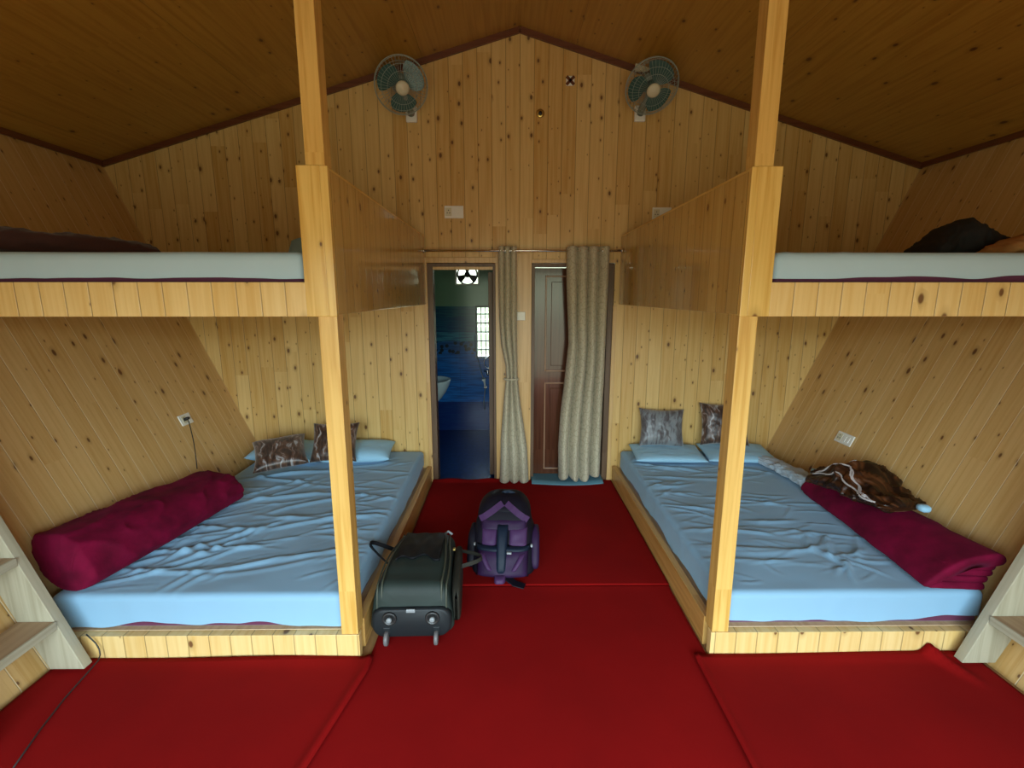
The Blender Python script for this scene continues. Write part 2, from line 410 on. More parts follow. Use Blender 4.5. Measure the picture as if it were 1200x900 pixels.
def fnoise(X, Y, Z=0.0, sc=1.0, octv=3):
    """vectorised wrapper over mathutils noise"""
    X, Y, Z = np.broadcast_arrays(np.asarray(X, float), np.asarray(Y, float), np.asarray(Z, float))
    out = np.empty(X.shape)
    it = np.nditer([X, Y, Z], flags=['multi_index'])
    for a, b, c in it:
        out[it.multi_index] = mnoise.fractal(Vector((a * sc, b * sc, c * sc)), 1.0, 2.0, octv)
    return out

def empty(name, label, cat, loc=(0, 0, 0), rot=(0, 0, 0), group=None):
    o = bpy.data.objects.new(name, None); C.collection.objects.link(o)
    o.location = loc; o.rotation_euler = rot; o.empty_display_size = 0.1
    o['label'] = label; o['category'] = cat
    if group: o['group'] = group
    return o

def tag(o, label, cat, group=None):
    o['label'] = label; o['category'] = cat
    if group: o['group'] = group
    return o

def struct(o, label=None):
    o['kind'] = 'structure'
    if label: o['label'] = label
    return o

# ------------------------------------------------------------------ the room
BACK = 4.2
LX = lambda z: -2.13 - 0.434 * z          # leaning left wall
RX = lambda z: 2.26 + 0.432 * z           # leaning right wall
EAVE, RIDGE_X, RIDGE_Z = 2.78, 0.10, 3.785
LE, RE = LX(EAVE), RX(EAVE)
T = 0.08

bm = new_bm(); add_box(bm, (-2.3, FRONT_Y - 0.1, -0.1), (2.45, BACK + 0.0, 0.0)); struct(obj('floor', bm, 'floor', grain='y'))
bm = new_bm(); add_prism(bm, [(LX(-0.1), -0.1), (LX(EAVE + .1), EAVE + .1), (LX(EAVE + .1) - T, EAVE + .1), (LX(-0.1) - T, -0.1)], FRONT_Y, BACK); struct(obj('wall_left', bm, 'pine_side'))
bm = new_bm(); add_prism(bm, [(RX(-0.1), -0.1), (RX(-0.1) + T, -0.1), (RX(EAVE + .1) + T, EAVE + .1), (RX(EAVE + .1), EAVE + .1)], FRONT_Y, BACK); struct(obj('wall_right', bm, 'pine_side'))
bm = new_bm()
add_prism(bm, [(LE, EAVE), (RIDGE_X, RIDGE_Z), (RE, EAVE), (RE, EAVE + T), (RIDGE_X, RIDGE_Z + T), (LE, EAVE + T)], FRONT_Y, BACK)
struct(obj('ceiling', bm, 'ceiling', grain='y'))
# back wall with two door openings
D1 = (-0.705, -0.095); D2 = (0.20, 0.925); DH = 1.98
bm = new_bm()
y0, y1 = BACK, BACK + 0.1
add_prism(bm, [(LX(0), 0), (D1[0], 0), (D1[0], DH), (LX(DH), DH)], y0, y1)
add_prism(bm, [(D1[1], 0), (D2[0], 0), (D2[0], DH), (D1[1], DH)], y0, y1)
add_prism(bm, [(D2[1], 0), (RX(0), 0), (RX(DH), DH), (D2[1], DH)], y0, y1)
add_prism(bm, [(LX(DH), DH), (RX(DH), DH), (RE, EAVE), (RIDGE_X, RIDGE_Z), (LE, EAVE)], y0, y1)
struct(obj('wall_back', bm, 'pine'))
# front wall with the wide opening behind the camera
bm = new_bm()
y0, y1 = FRONT_Y - 0.1, FRONT_Y
add_prism(bm, [(LX(0), 0), (OPEN_X0, 0), (OPEN_X0, OPEN_Z1), (LX(OPEN_Z1), OPEN_Z1)], y0, y1)
add_prism(bm, [(OPEN_X1, 0), (RX(0), 0), (RX(OPEN_Z1), OPEN_Z1), (OPEN_X1, OPEN_Z1)], y0, y1)
add_prism(bm, [(LX(OPEN_Z1), OPEN_Z1), (RX(OPEN_Z1), OPEN_Z1), (RE, EAVE), (RIDGE_X, RIDGE_Z), (LE, EAVE)], y0, y1)
struct(obj('wall_front', bm, 'pine'))
bm = new_bm()
add_box(bm, (OPEN_X0, FRONT_Y - 0.09, 0), (OPEN_X0 + 0.05, FRONT_Y + 0.01, OPEN_Z1)); add_box(bm, (OPEN_X1 - 0.05, FRONT_Y - 0.09, 0), (OPEN_X1, FRONT_Y + 0.01, OPEN_Z1))
add_box(bm, (OPEN_X0, FRONT_Y - 0.09, OPEN_Z1 - 0.05), (OPEN_X1, FRONT_Y + 0.01, OPEN_Z1))
struct(obj('window_1', bm, 'jamb'))

# dark mouldings under the roof
def bar_between(bm, a, b, wid, dep):
    a, b = Vector(a), Vector(b); t = (b - a).normalized(); y = Vector((0, 1, 0)) if abs(t.y) < 0.9 else Vector((1, 0, 0))
    n = t.cross(y).normalized(); y = n.cross(t).normalized()
    A = []; 
    for p in (a, b):
        A.append([bm.verts.new(p + n * s * wid / 2 + y * q * dep / 2) for s, q in ((-1, -1), (1, -1), (1, 1), (-1, 1))])
    for k in range(4): bm.faces.new([A[0][k], A[0][(k + 1) % 4], A[1][(k + 1) % 4], A[1][k]])
    bm.faces.new(list(reversed(A[0]))); bm.faces.new(A[1])
    bmesh.ops.recalc_face_normals(bm, faces=bm.faces[:])
k = 0
for a, b in (((LE, BACK - .012, EAVE - .02), (RIDGE_X, BACK - .012, RIDGE_Z - .022)), ((RIDGE_X, BACK - .012, RIDGE_Z - .022), (RE, BACK - .012, EAVE - .02)),
             ((LE + .02, FRONT_Y, EAVE - .01), (LE + .02, BACK - .025, EAVE - .01)), ((RE - .02, FRONT_Y, EAVE - .01), (RE - .02, BACK - .025, EAVE - .01))):
    k += 1; bm = new_bm(); bar_between(bm, a, b, 0.045, 0.022); struct(obj('trim_%d' % k, bm, 'trim', grain='x' if k < 3 else 'y'))
# pale casings about the doors
for lo, hi in (((D1[0] - 0.022, BACK - 0.018, 0.0), (D1[0] + 0.012, BACK, DH + 0.045)), ((D1[0] + 0.012, BACK - 0.018, DH), (D1[1] + 0.01, BACK, DH + 0.045)),
               ((D1[1] - 0.01, BACK - 0.016, 0.0), (D2[0] + 0.006, BACK, DH + 0.08)), ((D2[0] + 0.006, BACK - 0.018, DH), (D2[1], BACK, DH + 0.03)),
               ((D2[1] - 0.008, BACK - 0.018, 0.0), (D2[1] + 0.025, BACK, 1.62))):
    k += 1; bm = new_bm(); add_box(bm, lo, hi); struct(obj('trim_%d' % k, bm, 'casing', bevel=0.002))

# door 1: frame open to the bathroom, leaf swung inwards
bm = new_bm()
fx0, fx1 = D1[0] + 0.003, D1[1] - 0.003
add_prism(bm, [(fx0, 0.0), (fx0 + 0.055, 0.0), (fx0 + 0.055, DH - 0.03), (fx1 - 0.03, DH - 0.03), (fx1 - 0.03, 0.0), (fx1, 0.0), (fx1, DH - 0.003), (fx0, DH - 0.003)], BACK + 0.005, BACK + 0.115)
d1 = struct(obj('door_1', bm, 'jamb', bevel=0.002))
bm = new_bm(); add_box(bm, (fx0 + 0.056, BACK + 0.02, DH - 0.055), (fx1 - 0.031, BACK + 0.045, DH - 0.03)); obj('door_stop', bm, 'casing', d1)
bm = new_bm(); add_box(bm, (fx1 - 0.075, BACK + 0.12, 0.02), (fx1 - 0.035, BACK + 0.70, DH - 0.07)); obj('door_leaf', bm, 'jamb', d1, bevel=0.002)
# door 2: closed glossy leaf in its frame
bm = new_bm()
gx0, gx1 = D2[0] + 0.006, D2[1] - 0.003
add_prism(bm, [(gx0, 0.0), (gx0 + 0.03, 0.0), (gx0 + 0.03, DH - 0.03), (gx1 - 0.05, DH - 0.03), (gx1 - 0.05, 0.0), (gx1, 0.0), (gx1, DH - 0.003), (gx0, DH - 0.003)], BACK + 0.005, BACK + 0.16)
d2 = struct(obj('door_2', bm, 'jamb', bevel=0.002))
lx0, lx1 = gx0 + 0.034, gx1 - 0.054
bm = new_bm(); add_box(bm, (lx0, BACK + 0.11, 0.03), (lx1, BACK + 0.15, DH - 0.034)); obj('door_leaf', bm, 'door_brown', d2, bevel=0.002)
def frame_ring(bm, x0, x1, z0, z1, wd, ya, yb):
    for lo, hi in (((x0, ya, z0), (x0 + wd, yb, z1)), ((x1 - wd, ya, z0), (x1, yb, z1)), ((x0 + wd, ya, z0), (x1 - wd, yb, z0 + wd)), ((x0 + wd, ya, z1 - wd), (x1 - wd, yb, z1))): add_box(bm, lo, hi)
for z0, z1 in ((0.08, 0.92), (1.02, 1.88)):
    bm = new_bm(); frame_ring(bm, lx0 + 0.095, lx1 - 0.09, z0, z1, 0.014, BACK + 0.098, BACK + 0.11); obj('panel_bead', bm, 'bead', d2, bevel=0.004)
    bm = new_bm(); add_box(bm, (lx0 + 0.15, BACK + 0.102, z0 + 0.055), (lx1 - 0.145, BACK + 0.11, z1 - 0.055)); obj('raised_panel', bm, 'door_brown', d2, bevel=0.006)
bm = new_bm(); add_lathe(bm, [(0.001, 0), (0.022, 0.004), (0.026, 0.02), (0.012, 0.035), (0.010, 0.055)], 20, (0, 1, 0), (lx1 - 0.05, BACK + 0.055, 1.0)); obj('door_knob', bm, 'steel', d2, smooth=True)

# bathroom beyond door 1
BX0, BX1, BY = -1.05, 0.10, 5.92
bm = new_bm(); add_box(bm, (BX0, BACK + 0.0, -0.1), (BX1, BY, 0.0)); struct(obj('floor_bathroom', bm, 'bath_floor'))
bm = new_bm(); add_box(bm, (BX0, BACK + 0.1, 2.35), (BX1, BY, 2.43)); struct(obj('ceiling_bathroom', bm, 'bath_paint'))
bm = new_bm(); add_box(bm, (BX0 - T, BACK + 0.1, -0.1), (BX0, BY, 2.43)); struct(obj('wall_bathroom_left', bm, 'tile'))
bm = new_bm(); add_box(bm, (BX1, BACK + 0.1, -0.1), (BX1 + T, BY, 2.43)); struct(obj('wall_bathroom_right', bm, 'tile'))
FX0, FX1, FZ0, FZ1 = -0.635, -0.345, 1.83, 2.08      # extractor opening
WX0, WX1, WZ0, WZ1 = -0.40, -0.05, 0.93, 1.58        # louvre window opening
bm = new_bm()
for lo, hi in (((BX0 - T, -0.1), (FX0, 2.43)), ((FX0, FZ1), (BX1 + T, 2.43)), ((FX1, WZ1), (BX1 + T, FZ1)), ((FX0, WZ1), (FX1, FZ0)), ((FX0, -0.1), (WX0, WZ1)), ((WX0, -0.1), (BX1 + T, WZ0)), ((WX1, WZ0), (BX1 + T, WZ1))):
    add_box(bm, (lo[0], BY, lo[1]), (hi[0], BY + 0.1, hi[1]))
struct(obj('wall_bathroom_back', bm, 'tile'))
bm = new_bm(); frame_ring(bm, WX0, WX1, WZ0, WZ1, 0.022, BY + 0.01, BY + 0.07)
add_box(bm, ((WX0 + WX1) / 2 - 0.01, BY + 0.01, WZ0 + .022), ((WX0 + WX1) / 2 + 0.01, BY + 0.06, WZ1 - .022))
for gx in (-0.33, -0.275, -0.17, -0.11): add_box(bm, (gx - 0.005, BY + 0.0, WZ0 + .022), (gx + 0.005, BY + 0.012, WZ1 - .022))
for gz in (1.04, 1.15, 1.26, 1.37, 1.48): add_box(bm, (WX0 + .022, BY + 0.002, gz - 0.007), (WX1 - .022, BY + 0.014, gz + 0.007))
wn = struct(obj('window_2', bm, 'grey_plastic'))
for i in range(7):
    z = WZ0 + 0.05 + i * 0.088
    bm = new_bm()
    for x0, x1 in ((WX0 + 0.022, (WX0 + WX1) / 2 - 0.01), ((WX0 + WX1) / 2 + 0.01, WX1 - 0.022)):
        v = add_box(bm, (x0, BY + 0.02, z), (x1, BY + 0.026, z + 0.075))
        for q in v:
            if q.co.z > z + 0.01: q.co.y += 0.035
    obj('louvre_pane', bm, 'glass_louvre', wn)

# ------------------------------------------------------------------ bunk beds
YF = 1.995                                # plane of the bunk fronts
def bunk(side, label):
    s = side
    X = (lambda x: x)
    xin = -0.705 if s < 0 else 0.965      # aisle face
    wl = LX if s < 0 else RX
    root = empty('bunk_bed', label, 'bunk bed', (xin, YF, 0), group='built in pine bunk beds')
    ox, oy = xin, YF
    def part(name, bm, m, parent=root, grain='z', bevel=0.0025):
        bmesh.ops.translate(bm, verts=bm.verts[:], vec=(0, 0, 0))
        o = obj(name, bm, m, parent, grain=grain, bevel=bevel)
        o.matrix_parent_inverse = Matrix.Translation((-ox, -oy, 0))
        return o
    def bx(a, b, y0, y1, z0, z1):
        bm = new_bm(); add_box(bm, (min(a, b), y0, z0), (max(a, b), y1, z1)); return bm
    gap = 0.012
    # low platform: front curb, aisle rail, deck
    part('front_curb', bx(xin, wl(0) - s * 0.02, YF, YF + 0.04, 0.0, 0.132), 'pine_pale')
    part('side_rail', bx(xin, xin + s * 0.042, YF + 0.085, BACK - 0.018, 0.0, 0.155), 'rail', grain='y')
    part('lower_deck', bx(xin + s * 0.042, wl(0.13) - s * 0.02, YF + 0.04, BACK - 0.005, 0.112, 0.134), 'deck', grain='y')
    # corner post, floor to roof
    roof = RIDGE_Z - (RIDGE_Z - EAVE) * abs((xin + s * 0.045) - RIDGE_X) / abs((LE if s < 0 else RE) - RIDGE_X) - 0.012
    pa = xin + s * 0.004; pb = xin + s * 0.082
    part('lower_post', bx(pa, pb, YF + 0.002, YF + 0.082, 0.134, 1.64), 'post')
    part('upper_post', bx(xin + s * 0.012, xin + s * 0.088, YF + 0.002, YF + 0.08, 2.2, roof), 'post')
    # upper deck
    part('fascia', bx(xin + s * 0.125, wl(1.62) - s * 0.02, YF, YF + 0.03, 1.622, 1.762), 'pine_pale')
    part('upper_deck', bx(xin + s * 0.04, wl(1.62) - s * 0.02, YF + 0.03, BACK - 0.005, 1.66, 1.75), 'deck', grain='y')
    part('end_board', bx(xin + s * 0.032, xin + s * 0.125, YF - 0.004, YF + 0.02, 1.622, 2.21), 'cladding')
    part('end_strip', bx(xin, xin + s * 0.032, YF - 0.006, YF + 0.02, 1.622, 2.208), 'cladding')
    part('guard_panel', bx(xin, xin + s * 0.03, YF + 0.02, BACK - 0.02, 1.63, 2.195), 'panel')
    part('panel_cap', bx(xin + s * 0.002, xin + s * 0.036, YF + 0.02, BACK - 0.02, 2.195, 2.207), 'cladding', grain='y', bevel=0.002)
    return root
bunk(-1, 'built-in pine bunk bed on the left of the aisle, above the black-green suitcase')
bunk(1, 'built-in pine bunk bed on the right of the aisle, beside the folded burgundy blanket')

# ------------------------------------------------------------------ red carpets
def rug(name, x0, x1, y0, y1, zf, label, nx=90, ny=120, edge=None):
    xs = np.linspace(0, 1, nx); ys = np.linspace(y0, y1, ny)
    V = np.zeros((nx, ny, 3))
    for j, y in enumerate(ys):
        a = x0(y) if callable(x0) else x0; b = x1(y) if callable(x1) else x1
        V[:, j, 0] = a + (b - a) * xs; V[:, j, 1] = y
    if edge is not None: V[:, :, 1] += edge(V[:, :, 0]) * np.linspace(0, 1, ny)[None, :] ** 6
    V[:, :, 2] = 0.009 + zf(V[:, :, 0], V[:, :, 1])
    o = grid_obj(name, V, 'carpet', thick=0.0075)
    return tag(o, label, 'carpet', 'red felt carpets')
G = lambda t, w_: np.exp(-(t / w_) ** 2)
rug('carpet', -0.693, 0.958, 2.555, 4.185, lambda X, Y: 0.008 + 0.004 * np.clip(fnoise(X, Y, 0, 1.6, 2) + .2, 0, 1) + 0.025 * (X < 0.17) * G(Y - 4.17, 0.03) * (0.4 + 0.6 * np.sin(X * 9) ** 2),
    'red carpet on the aisle floor between the beds, reaching the two doors')
rug('carpet', lambda y: -0.66 if y > 1.93 else -0.66 - 0.35 * min(1.0, (1.93 - y) * 1.2), 0.955, FRONT_Y + 0.02, 2.57, lambda X, Y: 0.003 * np.clip(fnoise(X, Y, 3, 1.2, 2) + .2, 0, 1) + 0.004 * G(Y - 2.56, 0.03),
    'red carpet in the middle of the floor, nearest the viewer, in front of the suitcase')
lx = lambda y: -0.64 - 0.2 * max(0.0, (1.905 - y)) if y < 1.905 else -0.64
rug('carpet', -2.1, lx, FRONT_Y + 0.02, 1.985, lambda X, Y: 0.011 + 0.004 * np.clip(fnoise(X, Y, 7, 1.1, 2) + .2, 0, 1) + 0.016 * G(X - np.vectorize(lx)(Y) + 0.02, 0.016)
    + 0.012 * G(Y - 1.975, 0.025) * (0.5 + 0.5 * np.sin(X * 5 + 1)), 'red carpet laid before the left bed, ridge along its aisle edge',
    edge=lambda X: 0.004 * np.sin(X * 6))
rug('carpet', 0.885, 2.215, FRONT_Y + 0.02, 1.99, lambda X, Y: 0.011 + 0.004 * np.clip(fnoise(X, Y, 11, 1.1, 2) + .2, 0, 1) + 0.012 * G(X - 0.90, 0.014)
    + 0.016 * G(Y - 1.975, 0.022) * (0.6 + 0.4 * np.sin(X * 4)) + 0.045 * G((X - 2.05) + (Y - 1.90) * .45, .028) * np.clip((Y - 1.78) / .2, 0, 1), 'red carpet laid before the right bed, corner rucked up by the ladder',
    edge=lambda X: 0.004 * np.sin(X * 5))

# ------------------------------------------------------------------ mattresses and sheets
def mattress(x0, x1, y0, y1, z0, z1, label):
    bm = new_bm(); r = 0.025
    rings = []
    for z, ins in ((z0, 0.012), (z0 + 0.012, 0.0), (z1 - 0.02, 0.0), (z1 - 0.006, 0.008), (z1, 0.024)):
        rings.append([(p[0], p[1], z) for p in [((x0 + x1) / 2 + q[0], (y0 + y1) / 2 + q[1]) for q in rrect(x1 - x0 - 2 * ins, y1 - y0 - 2 * ins, 0.03)]])
    add_loft(bm, rings)
    return tag(obj('mattress', bm, 'mattress', smooth=False), label, 'mattress', 'mattresses on the bunks')

def strokes(n, x0, x1, y0, y1, ang, spread, L, W, H, seed):
    r = random.Random(seed); out = []
    for _ in range(n):
        out.append((r.uniform(x0, x1), r.uniform(y0, y1), ang + r.gauss(0, spread), r.uniform(*L), r.uniform(*W), r.uniform(*H), r.uniform(-0.35, 0.35)))
    return out

def wrinkle(X, Y, S):
    Hh = np.zeros(X.shape)
    for cx, cy, a, L, W, H, bend in S:
        dx, dy = X - cx, Y - cy
        u = dx * math.cos(a) + dy * math.sin(a); v = -dx * math.sin(a) + dy * math.cos(a) - bend * u * u / max(L, .01) * 1.2
        env = np.exp(-(u / (L * 0.5)) ** 4)
        Hh += H * env * (np.exp(-(v / W) ** 2) - 0.35 * np.exp(-((v - 1.9 * W) / (W * 1.3)) ** 2))
    return Hh

def sheet(x0, x1, y0, y1, z, drop, label, S, step=0.012, seed=0, name='bed_sheet', dropvar=0.035, sag=0.006, m='sheet'):
    r = 0.03
    a0, a1, b0, b1 = x0 + r, x1 - r, y0 + r, y1 - r
    us = np.arange(a0 - drop - .03, a1 + drop + .03 + step, step); vs = np.arange(b0 - drop - .03, b1 + drop + .03 + step, step)
    U, W_ = np.meshgrid(us, vs, indexing='ij')
    cx = np.clip(U, a0, a1); cy = np.clip(W_, b0, b1)
    ex, ey = U - cx, W_ - cy; e = np.hypot(ex, ey)
    dmax = drop + dropvar * fnoise(cx * 3.1 + seed, cy * 3.1, 2.2, 1.0, 2)
    ec = np.minimum(e, dmax)
    ang = np.minimum(ec / r, PI / 2)
    out = r * np.sin(ang); down = np.where(ec < r * PI / 2, r * (1 - np.cos(ang)), r + ec - r * PI / 2)
    d = np.where(e > 1e-6, e, 1)
    wav = 0.004 * fnoise((cx + cy) * 7 + seed, down * 3, 5.0, 1.0, 2) * np.clip(down / 0.05, 0, 1)
    Xp = cx + ex / d * (out + wav); Yp = cy + ey / d * (out + wav)
    top = np.exp(-(down / 0.02) ** 2)
    H = wrinkle(cx, cy, S) + sag * fnoise(cx * 1.7 + seed, cy * 1.7, 1.0, 1.0, 3)
    fade = np.minimum(np.minimum(cx - a0, a1 - cx), np.minimum(cy - b0, b1 - cy)); fade = 0.35 + 0.65 * np.clip(fade / 0.06, 0, 1)
    Zp = z - down + np.maximum(H * fade * top, -0.004) + 0.004
    keep = (e <= dmax)
    keep = keep[:-1, :-1] | keep[1:, :-1] | keep[:-1, 1:] | keep[1:, 1:]
    o = grid_obj(name, np.stack([Xp, Yp, Zp], -1), m, keep=keep)
    return tag(o, label, 'bed sheet', 'fitted bed sheets')

MT = 0.305
# left lower
mattress(-2.165, -0.775, 2.05, 4.165, 0.136, MT - 0.006, 'dark maroon mattress under the wrinkled sheet of the lower left bed')
SL = strokes(34, -1.9, -0.9, 2.2, 3.7, 0.30, 0.22, (0.35, 1.0), (0.010, 0.022), (0.006, 0.017), 5) + strokes(60, -2.0, -0.8, 2.1, 4.0, 0.35, 0.4, (0.1, 0.4), (0.006, 0.012), (0.002, 0.006), 6) \
    + strokes(22, -1.1, -0.82, 2.4, 3.9, 0.15, 0.25, (0.15, 0.4), (0.010, 0.02), (0.005, 0.012), 8) + strokes(16, -1.95, -1.5, 2.15, 2.7, 0.9, 0.35, (0.2, 0.5), (0.009, 0.018), (0.005, 0.013), 12)
sheet(-2.175, -0.768, 2.042, 4.172, MT, 0.165, 'wrinkled white sheet tinted with blue daylight on the lower left bed, beside the burgundy blanket roll', SL, seed=1)
# right lower
mattress(1.035, 2.295, 2.05, 4.165, 0.136, MT - 0.006, 'dark maroon mattress under the rumpled sheet of the lower right bed')
SR = strokes(30, 1.1, 2.0, 2.2, 3.8, -0.12, 0.25, (0.25, 0.8), (0.010, 0.02), (0.005, 0.013), 25) + strokes(60, 1.1, 2.2, 2.1, 4.0, -0.2, 0.45, (0.1, 0.35), (0.006, 0.012), (0.002, 0.006), 26) \
    + strokes(14, 1.7, 2.05, 2.2, 2.6, 1.0, 0.7, (0.15, 0.4), (0.009, 0.018), (0.005, 0.013), 28) + strokes(18, 1.06, 1.3, 3.0, 4.0, 0.1, 0.3, (0.15, 0.4), (0.01, 0.02), (0.005, 0.011), 29)
sheet(1.028, 2.302, 2.042, 4.172, MT, 0.165, 'rumpled white sheet tinted with blue daylight on the lower right bed, under the grey satin cushion', SR, seed=9)
# upper pair
UT = 1.882
mattress(-2.86, -0.85, 2.035, 4.16, 1.754, UT - 0.008, 'dark maroon mattress on the upper left bunk')
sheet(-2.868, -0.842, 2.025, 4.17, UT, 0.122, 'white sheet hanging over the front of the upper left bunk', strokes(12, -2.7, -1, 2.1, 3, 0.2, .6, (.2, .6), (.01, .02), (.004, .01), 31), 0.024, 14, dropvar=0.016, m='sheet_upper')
mattress(1.115, 2.985, 2.035, 4.16, 1.754, UT - 0.008, 'dark maroon mattress on the upper right bunk')
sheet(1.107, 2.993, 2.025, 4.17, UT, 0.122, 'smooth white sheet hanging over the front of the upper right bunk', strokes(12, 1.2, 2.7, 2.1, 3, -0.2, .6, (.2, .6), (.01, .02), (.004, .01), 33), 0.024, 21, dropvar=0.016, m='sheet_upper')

# ------------------------------------------------------------------ pillows and cushions
def cushion(name, m, wid, hei, th, loc, rot, label, cat, group, seed=0, n=44, pinch=0.10, crease=0.004, power=0.55):
    """two puffed faces meeting in a seam; lies in its own xy plane, z up"""
    u = np.linspace(-1, 1, n); U, V = np.meshgrid(u, u, indexing='ij')
    k = np.clip((1 - U ** 4) * (1 - V ** 4), 0, 1) ** power
    px = U * wid / 2 * (1 - pinch * (1 - U ** 2) * 0.0 - pinch * (1 - V ** 2)) if pinch else U * wid / 2
    py = V * hei / 2 * (1 - pinch * (1 - U ** 2)) if pinch else V * hei / 2
    nz = fnoise(U * 2.2 + seed, V * 2.2, seed * 1.3, 1.0, 4)
    ridg = crease * (nz + 0.8 * np.abs(fnoise(U * 4 + seed, V * 3, seed, 1.0, 2)))
    top = np.stack([px, py, th / 2 * k + ridg * k], -1); bot = np.stack([px, py, -th / 2 * k], -1)[::-1]
    root = None
    verts = np.concatenate([top.reshape(-1, 3), bot.reshape(-1, 3)]); faces = []; uvs = []
    for off, UU in ((0, U), (n * n, U[::-1])):
        for i in range(n - 1):
            for j in range(n - 1):
                faces.append((off + i * n + j, off + (i + 1) * n + j, off + (i + 1) * n + j + 1, off + i * n + j + 1))
    me = bpy.data.meshes.new(name); me.from_pydata(verts.tolist(), [], faces)
    uvl = me.uv_layers.new(name='UVMap'); flat = np.concatenate([np.stack([px, py], -1).reshape(-1, 2), np.stack([px, py], -1)[::-1].reshape(-1, 2)])
    for l in me.loops: uvl.data[l.index].uv = flat[l.vertex_index]
    bm = new_bm(); bm.from_mesh(me); bmesh.ops.remove_doubles(bm, verts=bm.verts[:], dist=1e-5); bm.to_mesh(me); bm.free()
    for p in me.polygons: p.use_smooth = True
    me.materials.append(M[m])
    o = bpy.data.objects.new(name, me); C.collection.objects.link(o)
    o.location = loc; o.rotation_euler = rot
    return tag(o, label, cat, group)

R_ = math.radians
ST = MT + 0.012
cushion('pillow', 'pillow', 0.62, 0.36, 0.12, (-1.90, 3.985, ST + 0.058), (R_(7), R_(2), R_(-3)), 'white pillow in the wall corner of the lower left bed, behind the tilted fur-print cushion', 'pillow', 'white pillows', 1, pinch=0.04)
cushion('pillow', 'pillow', 0.58, 0.36, 0.12, (-1.30, 3.975, ST + 0.058), (R_(7), 0, R_(4)), 'white pillow on the lower left bed, nearest the bathroom door', 'pillow', 'white pillows', 2, pinch=0.04)
cushion('cushion', 'fur_brown', 0.40, 0.36, 0.12, (-1.83, 3.67, ST + 0.150), (R_(26), R_(-4), R_(24)), 'brown and silver fur-print cushion leaning askew on the left corner pillow', 'cushion', 'satin print cushions', 3)
cushion('cushion', 'fur_brown', 0.38, 0.34, 0.11, (-1.44, 3.81, ST + 0.190), (R_(58), 0, R_(4)), 'brown and silver fur-print cushion propped upright behind the left post', 'cushion', 'satin print cushions', 4)
cushion('pillow', 'pillow', 0.60, 0.36, 0.07, (1.385, 3.95, ST + 0.042), (R_(5), 0, R_(-3)), 'white pillow under the grey cushion on the lower right bed', 'pillow', 'white pillows', 5, pinch=0.03)
cushion('pillow', 'pillow', 0.58, 0.38, 0.07, (1.99, 3.95, ST + 0.042), (R_(5), 0, R_(-4)), 'white pillow behind the right post, under the dark brown cushion', 'pillow', 'white pillows', 6, pinch=0.03)
cushion('cushion', 'fur_grey', 0.40, 0.34, 0.11, (1.365, 4.07, ST + 0.235), (R_(72), R_(2), R_(-2)), 'grey satin cushion propped against the back wall on the lower right bed', 'cushion', 'satin print cushions', 7)
cushion('cushion', 'fur_brown', 0.42, 0.38, 0.12, (1.92, 4.07, ST + 0.265), (R_(72), 0, R_(-6)), 'dark brown satin cushion propped against the wall behind the right post', 'cushion', 'satin print cushions', 8)
cushion('pillow', 'pillow', 0.60, 0.40, 0.12, (-1.48, 3.96, UT + 0.190), (R_(40), R_(-9), 0), 'white pillow on the upper left bunk, showing only a corner behind the post', 'pillow', 'white pillows', 9, pinch=0.04)

